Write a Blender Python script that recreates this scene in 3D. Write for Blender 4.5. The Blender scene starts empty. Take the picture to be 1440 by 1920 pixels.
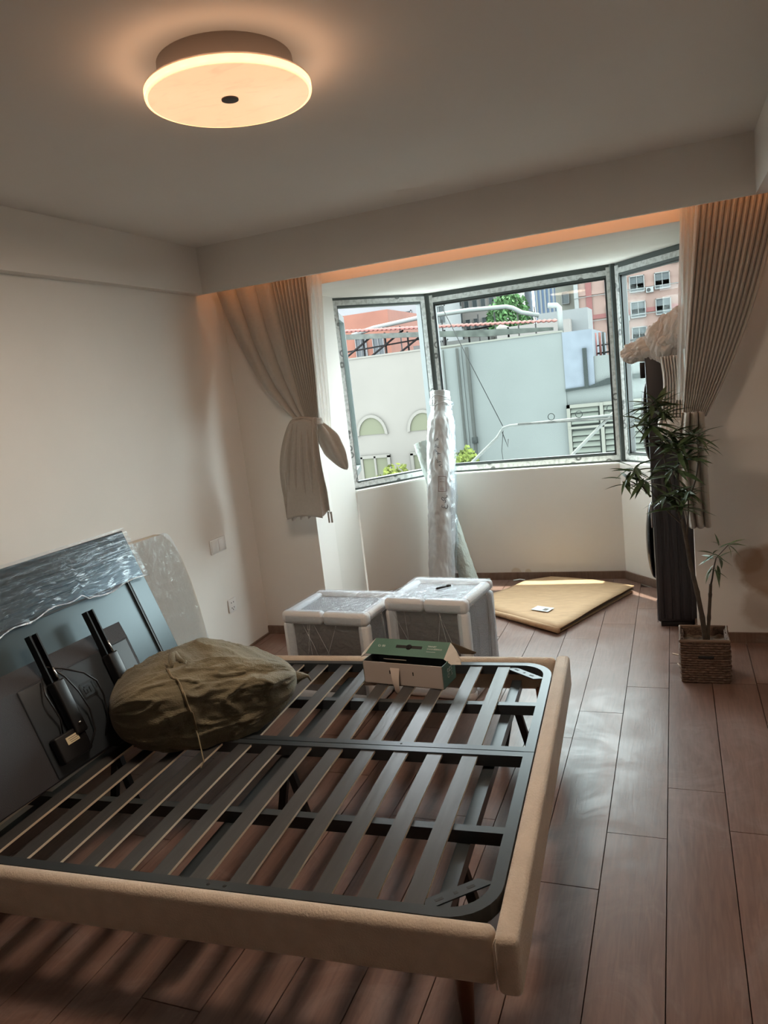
import bpy, math, random
from math import sin, cos, pi, radians, sqrt, atan2
from mathutils import Vector, Matrix, noise
random.seed(7)
C = bpy.context.scene.collection
SC = bpy.context.scene
# ------------------------------------------------------------------ camera, world, sun, exposure
cam_d = bpy.data.cameras.new('camera'); cam = bpy.data.objects.new('camera', cam_d); C.objects.link(cam)
PITCH, YAW, ROLL, FPX = .168387894, .38484029, -.114622899, 1392.94
cy, sy = cos(YAW), sin(YAW)
fwd = Vector((-sy*cos(PITCH), cy*cos(PITCH), -sin(PITCH))); rgt = Vector((cy, sy, 0)); up = rgt.cross(fwd)
r2 = cos(ROLL)*rgt+sin(ROLL)*up; u2 = -sin(ROLL)*rgt+cos(ROLL)*up
mw = Matrix((r2, u2, -fwd)).transposed().to_4x4(); mw.translation = (0, 0, 1.6)
cam.matrix_world = mw
cam_d.sensor_fit = 'HORIZONTAL'; cam_d.sensor_width = 36; cam_d.lens = FPX/1440*36
cam_d.clip_start = .02; cam_d.clip_end = 600
SC.camera = cam
W = bpy.data.worlds.new('world'); SC.world = W; W.use_nodes = True
bg = W.node_tree.nodes['Background']; bg.inputs[0].default_value = (.86, .95, 1, 1); WS = 10.5; bg.inputs[1].default_value = WS
sun_d = bpy.data.lights.new('sun', 'SUN'); sun_d.energy = 15; sun_d.angle = radians(.6); sun_d.color = (1, .93, .82)
sun = bpy.data.objects.new('sun', sun_d); C.objects.link(sun)
sun.rotation_euler = Vector((.06, .215, 1)).to_track_quat('Z', 'Y').to_euler(); sun.location = (0, 12, 20)
vs = SC.view_settings; vs.view_transform = 'Standard'; vs.look = 'None'; vs.exposure = 0.52; vs.gamma = 1; vs.use_curve_mapping = False
SC.cycles.max_bounces = 14; SC.cycles.diffuse_bounces = 8; SC.cycles.glossy_bounces = 4; SC.cycles.transparent_max_bounces = 16
SC.cycles.sample_clamp_indirect = 6; SC.cycles.use_denoising = True; SC.cycles.caustics_reflective = False
LAMP_W, COVE_W = 16.0, 1.4
# ------------------------------------------------------------------ materials
def mat(name, col, rough=.6, metal=0, spec=.5, var=0, vscale=6, bump=0, bscale=60, emit=0, sheen=0, stretch=None, col2=None, coat=0, trans=0, alpha=1):
    m = bpy.data.materials.new(name); m.use_nodes = True; nt = m.node_tree; b = nt.nodes['Principled BSDF']
    b.inputs['Base Color'].default_value = (*col, 1); b.inputs['Roughness'].default_value = rough
    b.inputs['Metallic'].default_value = metal; b.inputs['Specular IOR Level'].default_value = spec
    if sheen: b.inputs['Sheen Weight'].default_value = sheen
    if coat: b.inputs['Coat Weight'].default_value = coat
    if trans: b.inputs['Transmission Weight'].default_value = trans
    if alpha < 1: b.inputs['Alpha'].default_value = alpha
    tc = None
    if var or bump or col2:
        tc = nt.nodes.new('ShaderNodeTexCoord'); mp = nt.nodes.new('ShaderNodeMapping')
        nt.links.new(tc.outputs['Object'], mp.inputs[0])
        if stretch: mp.inputs['Scale'].default_value = stretch
    if var or col2:
        n = nt.nodes.new('ShaderNodeTexNoise'); n.inputs['Scale'].default_value = vscale; n.inputs['Detail'].default_value = 6
        nt.links.new(mp.outputs[0], n.inputs[0])
        mx = nt.nodes.new('ShaderNodeMix'); mx.data_type = 'RGBA'
        c2 = col2 or tuple(c*(1-var) for c in col); c1 = col if col2 else tuple(min(1, c*(1+var)) for c in col)
        mx.inputs[6].default_value = (*c1, 1); mx.inputs[7].default_value = (*c2, 1)
        rp = nt.nodes.new('ShaderNodeMapRange'); rp.inputs[1].default_value = .35; rp.inputs[2].default_value = .65
        nt.links.new(n.outputs[0], rp.inputs[0]); nt.links.new(rp.outputs[0], mx.inputs[0]); nt.links.new(mx.outputs[2], b.inputs['Base Color'])
    if bump:
        n2 = nt.nodes.new('ShaderNodeTexNoise'); n2.inputs['Scale'].default_value = bscale; n2.inputs['Detail'].default_value = 4
        nt.links.new(mp.outputs[0], n2.inputs[0]); bp = nt.nodes.new('ShaderNodeBump'); bp.inputs['Strength'].default_value = bump; bp.inputs['Distance'].default_value = .01
        nt.links.new(n2.outputs[0], bp.inputs['Height']); nt.links.new(bp.outputs[0], b.inputs['Normal'])
    if emit:
        b.inputs['Emission Color'].default_value = (*col, 1); b.inputs['Emission Strength'].default_value = emit
    return m
def stain(m, spots, col):
    # damp patches with a shape of their own, at fixed places (object coordinates)
    nt = m.node_tree; b = nt.nodes['Principled BSDF']; base = b.inputs['Base Color']
    src = base.links[0].from_socket if base.links else None
    tc = nt.nodes.new('ShaderNodeTexCoord'); nz = nt.nodes.new('ShaderNodeTexNoise'); nz.inputs['Scale'].default_value = 7; nz.inputs['Detail'].default_value = 5
    nt.links.new(tc.outputs['Object'], nz.inputs[0])
    for (x, y, z, r, st) in spots:
        vd = nt.nodes.new('ShaderNodeVectorMath'); vd.operation = 'DISTANCE'; vd.inputs[1].default_value = (x, y, z)
        nt.links.new(tc.outputs['Object'], vd.inputs[0])
        ad = nt.nodes.new('ShaderNodeMath'); ad.operation = 'MULTIPLY_ADD'; ad.inputs[1].default_value = r*.9; nt.links.new(nz.outputs[0], ad.inputs[0]); nt.links.new(vd.outputs['Value'], ad.inputs[2])
        mr = nt.nodes.new('ShaderNodeMapRange'); mr.inputs[1].default_value = r*1.5; mr.inputs[2].default_value = r*1.25; mr.inputs[3].default_value = 0; mr.inputs[4].default_value = st
        nt.links.new(ad.outputs[0], mr.inputs[0])
        mx = nt.nodes.new('ShaderNodeMix'); mx.data_type = 'RGBA'; mx.inputs[7].default_value = (*col, 1)
        if src: nt.links.new(src, mx.inputs[6])
        else: mx.inputs[6].default_value = base.default_value
        nt.links.new(mr.outputs[0], mx.inputs[0]); src = mx.outputs[2]
    nt.links.new(src, base)
def film_mat(name, tint=(.9, .95, 1), clear=.7, rough=.12, bump=.6, bscale=12, milky=0.0, stretch=(1, 1, 1)):
    m = bpy.data.materials.new(name); m.use_nodes = True; nt = m.node_tree; nt.nodes.clear()
    out = nt.nodes.new('ShaderNodeOutputMaterial'); tr = nt.nodes.new('ShaderNodeBsdfTransparent'); gl = nt.nodes.new('ShaderNodeBsdfGlossy'); df = nt.nodes.new('ShaderNodeBsdfDiffuse')
    tr.inputs[0].default_value = (*tint, 1); gl.inputs['Roughness'].default_value = rough; gl.inputs['Color'].default_value = (1, 1, 1, 1); df.inputs[0].default_value = (.85, .87, .88, 1)
    tc = nt.nodes.new('ShaderNodeTexCoord'); mp = nt.nodes.new('ShaderNodeMapping'); mp.inputs['Scale'].default_value = stretch
    nt.links.new(tc.outputs['Object'], mp.inputs[0]); nz = nt.nodes.new('ShaderNodeTexNoise'); nz.inputs['Scale'].default_value = bscale; nz.inputs['Detail'].default_value = 5; nz.inputs['Distortion'].default_value = .8
    nt.links.new(mp.outputs[0], nz.inputs[0]); bp = nt.nodes.new('ShaderNodeBump'); bp.inputs['Strength'].default_value = bump; bp.inputs['Distance'].default_value = .02
    nt.links.new(nz.outputs[0], bp.inputs['Height']); nt.links.new(bp.outputs[0], gl.inputs['Normal']); nt.links.new(bp.outputs[0], df.inputs['Normal'])
    m1 = nt.nodes.new('ShaderNodeMixShader'); m1.inputs[0].default_value = clear; nt.links.new(gl.outputs[0], m1.inputs[1]); nt.links.new(tr.outputs[0], m1.inputs[2])
    m2 = nt.nodes.new('ShaderNodeMixShader'); m2.inputs[0].default_value = milky; nt.links.new(m1.outputs[0], m2.inputs[1]); nt.links.new(df.outputs[0], m2.inputs[2])
    nt.links.new(m2.outputs[0], out.inputs[0]); return m
def glass_mat():
    m = bpy.data.materials.new('window_glass'); m.use_nodes = True; nt = m.node_tree; nt.nodes.clear()
    out = nt.nodes.new('ShaderNodeOutputMaterial'); tr = nt.nodes.new('ShaderNodeBsdfTransparent'); gl = nt.nodes.new('ShaderNodeBsdfGlossy')
    tr.inputs[0].default_value = (.93, .97, .95, 1); gl.inputs['Roughness'].default_value = .02
    lw = nt.nodes.new('ShaderNodeLayerWeight'); lw.inputs[0].default_value = .5
    pw = nt.nodes.new('ShaderNodeMath'); pw.operation = 'POWER'; pw.inputs[1].default_value = 5; nt.links.new(lw.outputs['Facing'], pw.inputs[0])
    fr = nt.nodes.new('ShaderNodeMath'); fr.operation = 'MULTIPLY_ADD'; fr.inputs[1].default_value = .9; fr.inputs[2].default_value = .006; nt.links.new(pw.outputs[0], fr.inputs[0])
    mx = nt.nodes.new('ShaderNodeMixShader'); nt.links.new(fr.outputs[0], mx.inputs[0]); nt.links.new(tr.outputs[0], mx.inputs[1]); nt.links.new(gl.outputs[0], mx.inputs[2]); nt.links.new(mx.outputs[0], out.inputs[0])
    return m
def tape_mat():
    # white protective tape on the frames with small grey printed marks
    m = mat('protective_tape', (.62, .65, .64), .35, spec=.5); nt = m.node_tree; b = nt.nodes['Principled BSDF']
    tc = nt.nodes.new('ShaderNodeTexCoord'); vo = nt.nodes.new('ShaderNodeTexVoronoi'); vo.inputs['Scale'].default_value = 11; vo.feature = 'F1'
    nt.links.new(tc.outputs['Object'], vo.inputs[0])
    nz = nt.nodes.new('ShaderNodeTexNoise'); nz.inputs['Scale'].default_value = 35; nt.links.new(tc.outputs['Object'], nz.inputs[0])
    r = nt.nodes.new('ShaderNodeValToRGB'); r.color_ramp.elements[0].position = 0; r.color_ramp.elements[0].color = (.62, .65, .64, 1)
    for p, c in ((.16, .62), (.2, .17), (.27, .17), (.31, .6)):
        e = r.color_ramp.elements.new(p); e.color = (c, c*1.03, c*1.02, 1)
    r.color_ramp.elements[-1].position = 1; r.color_ramp.elements[-1].color = (.6, .63, .62, 1)
    nt.links.new(vo.outputs['Distance'], r.inputs[0])
    rn = nt.nodes.new('ShaderNodeMapRange'); rn.inputs[1].default_value = .45; rn.inputs[2].default_value = .6; rn.inputs[3].default_value = 1; rn.inputs[4].default_value = .72
    nt.links.new(nz.outputs[0], rn.inputs[0]); mu = nt.nodes.new('ShaderNodeMix'); mu.data_type = 'RGBA'; mu.blend_type = 'MULTIPLY'; mu.inputs[0].default_value = 1
    nt.links.new(r.outputs[0], mu.inputs[6]); nt.links.new(rn.outputs[0], mu.inputs[7]); nt.links.new(mu.outputs[2], b.inputs['Base Color']); return m
def wood_floor(name, c1, c2, dust=True):
    m = mat(name, c1, .38, spec=.45); nt = m.node_tree; b = nt.nodes['Principled BSDF']
    tc = nt.nodes.new('ShaderNodeTexCoord'); oi = nt.nodes.new('ShaderNodeObjectInfo')
    ad = nt.nodes.new('ShaderNodeVectorMath'); ad.operation = 'ADD'; cb = nt.nodes.new('ShaderNodeCombineXYZ')
    mu = nt.nodes.new('ShaderNodeMath'); mu.operation = 'MULTIPLY'; mu.inputs[1].default_value = 40; nt.links.new(oi.outputs['Random'], mu.inputs[0]); nt.links.new(mu.outputs[0], cb.inputs[2])
    nt.links.new(tc.outputs['Object'], ad.inputs[0]); nt.links.new(cb.outputs[0], ad.inputs[1])
    mp = nt.nodes.new('ShaderNodeMapping'); mp.inputs['Scale'].default_value = (16, 1.3, 1); nt.links.new(ad.outputs[0], mp.inputs[0])
    nz = nt.nodes.new('ShaderNodeTexNoise'); nz.inputs['Scale'].default_value = 4; nz.inputs['Detail'].default_value = 8; nz.inputs['Distortion'].default_value = 1.2; nt.links.new(mp.outputs[0], nz.inputs[0])
    mr = nt.nodes.new('ShaderNodeMapRange'); mr.inputs[1].default_value = .3; mr.inputs[2].default_value = .7; nt.links.new(nz.outputs[0], mr.inputs[0])
    mx = nt.nodes.new('ShaderNodeMix'); mx.data_type = 'RGBA'; mx.inputs[6].default_value = (*c1, 1); mx.inputs[7].default_value = (*c2, 1); nt.links.new(mr.outputs[0], mx.inputs[0])
    hv = nt.nodes.new('ShaderNodeHueSaturation'); vr = nt.nodes.new('ShaderNodeMapRange'); vr.inputs[3].default_value = .9; vr.inputs[4].default_value = 1.1
    nt.links.new(oi.outputs['Random'], vr.inputs[0]); nt.links.new(vr.outputs[0], hv.inputs['Value']); nt.links.new(mx.outputs[2], hv.inputs['Color'])
    # swept plaster dust and scuffs, in room coordinates
    geo = nt.nodes.new('ShaderNodeNewGeometry'); dn = nt.nodes.new('ShaderNodeTexNoise'); dn.inputs['Scale'].default_value = 2.6; dn.inputs['Detail'].default_value = 10; dn.inputs['Roughness'].default_value = .7; dn.inputs['Distortion'].default_value = 1.5
    nt.links.new(geo.outputs['Position'], dn.inputs[0]); dr = nt.nodes.new('ShaderNodeMapRange'); dr.inputs[1].default_value = .5; dr.inputs[2].default_value = .75; dr.inputs[3].default_value = 0; dr.inputs[4].default_value = .3
    nt.links.new(dn.outputs[0], dr.inputs[0])
    mz = nt.nodes.new('ShaderNodeMix'); mz.data_type = 'RGBA'; mz.inputs[7].default_value = (.42, .36, .34, 1); nt.links.new(dr.outputs[0], mz.inputs[0]); nt.links.new(hv.outputs[0], mz.inputs[6])
    nt.links.new(mz.outputs[2], b.inputs['Base Color'])
    rr = nt.nodes.new('ShaderNodeMapRange'); rr.inputs[1].default_value = .4; rr.inputs[2].default_value = .7; rr.inputs[3].default_value = .33; rr.inputs[4].default_value = .52; nt.links.new(dn.outputs[0], rr.inputs[0]); nt.links.new(rr.outputs[0], b.inputs['Roughness'])
    bp = nt.nodes.new('ShaderNodeBump'); bp.inputs['Strength'].default_value = .12; bp.inputs['Distance'].default_value = .004; nt.links.new(nz.outputs[0], bp.inputs['Height']); nt.links.new(bp.outputs[0], b.inputs['Normal'])
    return m
def sheer_mat():
    m = bpy.data.materials.new('sheer_cloth'); m.use_nodes = True; nt = m.node_tree; nt.nodes.clear()
    out = nt.nodes.new('ShaderNodeOutputMaterial'); tr = nt.nodes.new('ShaderNodeBsdfTransparent'); df = nt.nodes.new('ShaderNodeBsdfDiffuse'); tl = nt.nodes.new('ShaderNodeBsdfTranslucent')
    df.inputs[0].default_value = (.74, .71, .66, 1); tl.inputs[0].default_value = (.74, .72, .68, 1)
    a = nt.nodes.new('ShaderNodeMixShader'); a.inputs[0].default_value = .45; nt.links.new(df.outputs[0], a.inputs[1]); nt.links.new(tl.outputs[0], a.inputs[2])
    b = nt.nodes.new('ShaderNodeMixShader'); b.inputs[0].default_value = .3; nt.links.new(a.outputs[0], b.inputs[1]); nt.links.new(tr.outputs[0], b.inputs[2]); nt.links.new(b.outputs[0], out.inputs[0]); return m
M = dict(
 wall=mat('wall_paint', (.75, .725, .69), .85, var=.02, vscale=2), bay=mat('bay_paint', (.72, .70, .66), .85, var=.02, vscale=2),
 wallR=mat('stained_wall_paint', (.75, .725, .69), .85, var=.02, vscale=2), bayw=mat('bay_wall_paint', (.70, .68, .65), .85, var=.02, vscale=2),
 ceil=mat('ceiling_paint', (.72, .70, .67), .9, var=.015, vscale=1.5), base=wood_floor('baseboard_wood', (.14, .085, .058), (.19, .12, .085)),
 plank=wood_floor('plank_wood', (.205, .12, .094), (.148, .084, .065)), groove=mat('floor_underlay', (.08, .05, .04), .9),
 cream=mat('cream_upholstery', (.60, .50, .40), .85, sheen=.4, var=.05, vscale=25, bump=.35, bscale=190, stretch=(1, .55, 1)),
 iron=mat('grey_painted_iron', (.045, .055, .062), .32, metal=.3, spec=.5), slat=mat('slat_dark_foil', (.05, .051, .052), .33, spec=.5, var=.1, vscale=30, stretch=(1, .1, 1), bump=.1, bscale=50),
 ply=mat('plywood_edge', (.8, .7, .54), .5), darkhole=mat('black_hole', (.006, .006, .006), .6), legwood=mat('walnut_leg', (.16, .065, .035), .35),
 tv=mat('tv_back_metal', (.05, .075, .088), .38, metal=.35, spec=.5), tvp=mat('tv_plastic', (.028, .036, .044), .48, spec=.4), tvv=mat('tv_vent_plastic', (.032, .034, .042), .6, bump=.35, bscale=420),
 black=mat('black_plastic', (.008, .008, .009), .35), blackm=mat('matte_black_metal', (.012, .012, .013), .45, metal=.3), steel=mat('bright_steel', (.55, .55, .55), .25, metal=1),
 sticker=mat('cream_sticker', (.7, .62, .42), .5), ink=mat('dark_ink', (.02, .02, .03), .6), white_ink=mat('white_print', (.6, .65, .62), .6),
 film=film_mat('stretch_film', clear=.9, rough=.07, bump=.55, bscale=4, stretch=(.8, 1, 14)), film2=film_mat('loose_clear_film', clear=.9, rough=.12, bump=.7, bscale=14, milky=.04),
 bub=film_mat('milky_wrap_film', clear=.45, rough=.18, bump=.6, bscale=60, milky=.25),
 hb=mat('cream_headboard', (.55, .48, .4), .8), bag=mat('olive_woven_sack', (.15, .13, .078), .75, var=.22, vscale=5, bump=.5, bscale=120, stretch=(1, 1, 3), sheen=.15),
 string=mat('sack_string', (.22, .18, .11), .8), foam=mat('white_epe_foam', (.72, .72, .73), .6, bump=.25, bscale=80), crate=mat('grey_nightstand_panel', (.13, .12, .115), .45),
 bubdark=mat('bubble_wrapped_panel', (.36, .36, .37), .25, bump=1, bscale=150, spec=.7), tape=None,
 greenbox=mat('green_printed_card', (.085, .185, .145), .5, var=.06), greenin=mat('carton_inside_dark', (.05, .055, .055), .7), boxwhite=mat('white_card', (.5, .44, .4), .7), boxwhite2=mat('pale_card_inside', (.62, .58, .52), .7),
 kraft=mat('kraft_cardboard', (.5, .33, .19), .8, var=.08, vscale=14, stretch=(1, 5, 1)), kraftd=mat('cardboard_fluted_edge', (.12, .09, .06), .9), label=mat('pale_blue_label', (.62, .68, .7), .5),
 rollf=mat('white_wrapped_roll', (.41, .41, .41), .28, var=.06, vscale=14, bump=.9, bscale=16, stretch=(1, 1, .5), coat=.4), roll2=mat('grey_foam_roll', (.42, .47, .44), .7, bump=.5, bscale=60),
 curtain=mat('greige_curtain', (.42, .395, .355), .85, sheen=.3, var=.03, vscale=60, bump=.1, bscale=400), sheer=None, blackbox=mat('charcoal_plastic_case', (.022, .021, .024), .42), blackgl=mat('gloss_black_panel', (.01, .014, .018), .12, coat=.6),
 wicker=mat('brown_wicker', (.125, .075, .052), .75, var=.35, vscale=70, bump=.7, bscale=120), wrim=mat('wicker_rim', (.17, .11, .075), .7), soil=mat('potting_soil', (.12, .085, .06), .95, var=.4, vscale=30, bump=.8, bscale=60),
 trunk=mat('dark_bamboo_trunk', (.055, .042, .03), .6, var=.3, vscale=30), leaf=mat('dark_green_leaf', (.06, .105, .045), .45, var=.35, vscale=8), leaf2=mat('bright_green_leaf', (.1, .15, .05), .45, var=.3, vscale=8),
 lampm=None, lamprim=None, lamphub=mat('brass_dark_hub', (.1, .08, .07), .5), switch=mat('switch_plastic', (.72, .71, .7), .35), alu=mat('dark_aluminium', (.055, .068, .066), .42, metal=.2),
 gasket=mat('black_gasket', (.015, .017, .017), .5), led=mat('led_strip', (1, .42, .16), .5, emit=5), sill=mat('white_sill_stone', (.8, .8, .76), .4), door=mat('door_paint', (.4, .36, .3), .5),
 teal=mat('teal_foil', (.05, .28, .25), .3), splinter=mat('wood_splinter', (.6, .48, .38), .7), velcro=mat('black_pen', (.02, .02, .025), .4), cable=mat('cable_rubber', (.012, .012, .013), .35),
)
M['tape'] = tape_mat(); M['sheer'] = sheer_mat(); M['glass'] = glass_mat()
stain(M['wallR'], [(.43, 4.26, .4, .15, .8), (.33, 4.26, .46, .08, .75), (.4, 4.26, .2, .13, .45), (.72, 4.26, .35, .25, .8)], (.36, .235, .15))
stain(M['bayw'], [(-1.2, 5.55, .05, .045, .45), (-1.11, 5.55, .06, .03, .5)], (.5, .4, .26))
def lamp_face():
    m = mat('lamp_diffuser', (1, .66, .4), .4); nt = m.node_tree; b = nt.nodes['Principled BSDF']
    tc = nt.nodes.new('ShaderNodeTexCoord'); nz = nt.nodes.new('ShaderNodeTexNoise'); nz.inputs['Scale'].default_value = 9; nz.inputs['Detail'].default_value = 8; nz.inputs['Distortion'].default_value = 2
    mp = nt.nodes.new('ShaderNodeMapping'); mp.inputs['Scale'].default_value = (.8, 2, 1); nt.links.new(tc.outputs['Object'], mp.inputs[0]); nt.links.new(mp.outputs[0], nz.inputs[0])
    mr = nt.nodes.new('ShaderNodeMapRange'); mr.inputs[1].default_value = .52; mr.inputs[2].default_value = .72; mr.inputs[3].default_value = .74; mr.inputs[4].default_value = .64; nt.links.new(nz.outputs[0], mr.inputs[0])
    b.inputs['Base Color'].default_value = (.5, .4, .3, 1); b.inputs['Emission Color'].default_value = (1, .60, .335, 1); nt.links.new(mr.outputs[0], b.inputs['Emission Strength']); return m
M['lampm'] = lamp_face(); M['lamprim'] = mat('lamp_rim', (1, .46, .19), .4, emit=2.2)
EK = .76*7/WS
def ext(name, col, **k):
    col = tuple(c*EK for c in col); return mat(name, col, k.pop('rough', .9), spec=.2, **k)
E = dict(cream=ext('cream_render', (.12, .116, .1), var=.04, vscale=1), green=ext('pale_green_render', (.098, .105, .101), var=.05, vscale=.8), blue=ext('blue_white_render', (.1, .112, .13), var=.09, vscale=4),
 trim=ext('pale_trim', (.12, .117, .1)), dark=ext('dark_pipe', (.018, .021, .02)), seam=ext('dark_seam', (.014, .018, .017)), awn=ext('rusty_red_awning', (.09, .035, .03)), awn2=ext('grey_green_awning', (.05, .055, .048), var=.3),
 post=ext('awning_post', (.02, .018, .018)), wpipe=ext('white_pipe', (.13, .135, .13)), brick=ext('orange_brick', (.11, .048, .033), var=.06, vscale=1), pink=ext('pink_render', (.115, .075, .064), var=.05, vscale=.5),
 pinkred=ext('red_band', (.09, .035, .033)), white=ext('white_tile_render', (.12, .12, .122)), beige=ext('beige_tower_render', (.095, .085, .08)), glassb=ext('blue_tower_glass', (.045, .062, .095)), towerw=ext('grey_tower', (.075, .076, .077)),
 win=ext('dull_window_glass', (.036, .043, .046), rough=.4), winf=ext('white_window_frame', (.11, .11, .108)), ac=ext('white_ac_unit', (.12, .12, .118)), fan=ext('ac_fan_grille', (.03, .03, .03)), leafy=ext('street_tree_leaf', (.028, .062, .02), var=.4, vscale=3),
 bush=ext('lime_bush_leaf', (.1, .125, .022), var=.3, vscale=3), branch=ext('tree_branch', (.03, .022, .015)), louv=ext('pale_louvre', (.105, .112, .095)), louvg=ext('louvre_gap', (.04, .045, .04)), glaz=ext('yellowish_glass', (.08, .086, .055)), ground=ext('street_paving', (.09, .088, .085)), rust=ext('weathered_pole', (.09, .09, .085), var=.3, vscale=20), wire=ext('grey_wire', (.03, .03, .03)), roof=ext('grey_roofing', (.05, .048, .045)))
for k_ in ('brick', 'pink', 'pinkred', 'white', 'beige', 'glassb', 'towerw', 'winf', 'ac', 'leafy', 'roof', 'awn', 'awn2', 'wpipe'):
    nt_ = E[k_].node_tree; b_ = nt_.nodes['Principled BSDF'].inputs['Base Color']; F_ = 1.3 if k_ in ('awn', 'awn2', 'wpipe') else 2.0 if k_ in ('beige', 'towerw', 'glassb') else 1.6
    b_.default_value = tuple(c*F_ for c in b_.default_value[:3])+(1,)
    for n_ in nt_.nodes:
        if n_.type == 'MIX':
            for q_ in (6, 7): n_.inputs[q_].default_value = tuple(c*F_ for c in n_.inputs[q_].default_value[:3])+(1,)
# ------------------------------------------------------------------ mesh helpers
def wmat(o):
    m = Matrix.Identity(4)
    while o: m = o.matrix_basis @ m; o = o.parent
    return m
class MB:
    def __init__(s): s.v = []; s.f = []; s.mi = []; s.sm = []
    def add(s, vs, fs, mi=0, sm=False):
        n = len(s.v); s.v += [tuple(p) for p in vs]; s.f += [tuple(i+n for i in f) for f in fs]; s.mi += [mi]*len(fs); s.sm += [sm]*len(fs); return s
    def box(s, x0, x1, y0, y1, z0, z1, mi=0, T=None, fm=None):
        p = [Vector((x, y, z)) for z in (z0, z1) for y in (y0, y1) for x in (x0, x1)]
        if T is not None: p = [T @ q for q in p]
        fs = [(0, 2, 3, 1), (4, 5, 7, 6), (0, 1, 5, 4), (2, 6, 7, 3), (0, 4, 6, 2), (1, 3, 7, 5)]  # -z +z -y +y -x +x
        n = len(s.v); s.v += [tuple(q) for q in p]
        for k, f in enumerate(fs): s.f.append(tuple(i+n for i in f)); s.mi.append(fm[k] if fm else mi); s.sm.append(False)
        return s
    def rbox(s, x0, x1, y0, y1, z0, z1, r=.01, mi=0, T=None, seg=3, sm=True):
        # rounded box (all edges)
        cx, cyy, cz = (x0+x1)/2, (y0+y1)/2, (z0+z1)/2; hx, hy, hz = (x1-x0)/2, (y1-y0)/2, (z1-z0)/2; r = min(r, hx*.999, hy*.999, hz*.999)
        nU = 4*(seg+1); vs = []; rows = []
        lat = [(-pi/2+pi/2*i/seg, -1) for i in range(seg+1)]+[(pi/2*i/seg, 1) for i in range(seg+1)]
        for (a, sz) in lat:
            row = []
            for q in range(4):
                sx, syy = ((1, 1), (-1, 1), (-1, -1), (1, -1))[q]
                for k in range(seg+1):
                    t = pi/2*q+pi/2*k/seg
                    row.append((cx+sx*(hx-r)+r*cos(a)*cos(t), cyy+syy*(hy-r)+r*cos(a)*sin(t), cz+sz*(hz-r)+r*sin(a)))
            rows.append(row)
        for row in rows: vs += [Vector(p) for p in row]
        if T is not None: vs = [T @ p for p in vs]
        fs = []
        for i in range(len(rows)-1):
            for j in range(nU): fs.append((i*nU+j, i*nU+(j+1) % nU, (i+1)*nU+(j+1) % nU, (i+1)*nU+j))
        fs.append(tuple(reversed(range(nU)))); fs.append(tuple((len(rows)-1)*nU+j for j in range(nU)))
        return s.add(vs, fs, mi, sm)
    def tube(s, pts, r, n=8, mi=0, sm=True, closed=False, cap=True):
        pts = [Vector(p) for p in pts]; L = len(pts); rr = r if isinstance(r, (list, tuple)) else [r]*L; base = len(s.v); vs = []; prev = None
        for i, p in enumerate(pts):
            a = pts[i-1] if (i > 0 or closed) else p; b = pts[(i+1) % L] if (i < L-1 or closed) else p
            t = (b-a).normalized() if (b-a).length > 1e-9 else Vector((0, 0, 1))
            if prev is None:
                q = Vector((0, 0, 1)) if abs(t.z) < .9 else Vector((1, 0, 0)); u = t.cross(q).normalized()
            else: u = (prev-t*prev.dot(t)).normalized()
            prev = u; w = t.cross(u)
            for k in range(n): an = 2*pi*k/n; vs.append(p+rr[i]*(cos(an)*u+sin(an)*w))
        fs = []
        for i in range(L if closed else L-1):
            j = (i+1) % L
            for k in range(n): fs.append((i*n+k, i*n+(k+1) % n, j*n+(k+1) % n, j*n+k))
        if cap and not closed: fs.append(tuple(reversed(range(n)))); fs.append(tuple((L-1)*n+k for k in range(n)))
        return s.add(vs, fs, mi, sm)
    def sweep(s, pts, hw, z0, z1, mi=0, closed=False):
        # rectangular profile swept along a plan path (x,y); hw = half width
        L = len(pts); vs = []
        for i, p in enumerate(pts):
            p = Vector(p); a = Vector(pts[i-1]) if (i > 0 or closed) else p; b = Vector(pts[(i+1) % L]) if (i < L-1 or closed) else p
            t = (b-a).normalized(); nn = Vector((-t.y, t.x)); 
            for (k, z) in ((-1, z0), (1, z0), (1, z1), (-1, z1)): vs.append((p.x+nn.x*hw*k, p.y+nn.y*hw*k, z))
        fs = []
        for i in range(L if closed else L-1):
            j = (i+1) % L
            for k in range(4): fs.append((i*4+k, i*4+(k+1) % 4, j*4+(k+1) % 4, j*4+k))
        if not closed: fs += [(3, 2, 1, 0), tuple((L-1)*4+k for k in range(4))]
        return s.add(vs, fs, mi)
    def prism(s, poly, z0, z1, mi=0, T=None):
        n = len(poly); vs = [Vector((x, y, z0)) for x, y in poly]+[Vector((x, y, z1)) for x, y in poly]
        if T is not None: vs = [T @ p for p in vs]
        fs = [tuple(reversed(range(n))), tuple(range(n, 2*n))]+[(i, (i+1) % n, n+(i+1) % n, n+i) for i in range(n)]
        return s.add(vs, fs, mi)
    def grid(s, fn, nu, nv, mi=0, sm=True, wrap=False):
        vs = [fn(i/(nu-1) if not wrap else i/nu, j/(nv-1)) for j in range(nv) for i in range(nu)]; fs = []
        for j in range(nv-1):
            for i in range(nu if wrap else nu-1):
                k = (i+1) % nu; fs.append((j*nu+i, j*nu+k, (j+1)*nu+k, (j+1)*nu+i))
        return s.add(vs, fs, mi, sm)
    def lathe(s, prof, c, n=48, mi=0, sm=True):
        vs = []
        for (r, z) in prof:
            for k in range(n): a = 2*pi*k/n; vs.append((c[0]+r*cos(a), c[1]+r*sin(a), c[2]+z))
        fs = [(i*n+k, i*n+(k+1) % n, (i+1)*n+(k+1) % n, (i+1)*n+k) for i in range(len(prof)-1) for k in range(n)]
        fs += [tuple(reversed(range(n))), tuple((len(prof)-1)*n+k for k in range(n))]
        return s.add(vs, fs, mi, sm)
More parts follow.
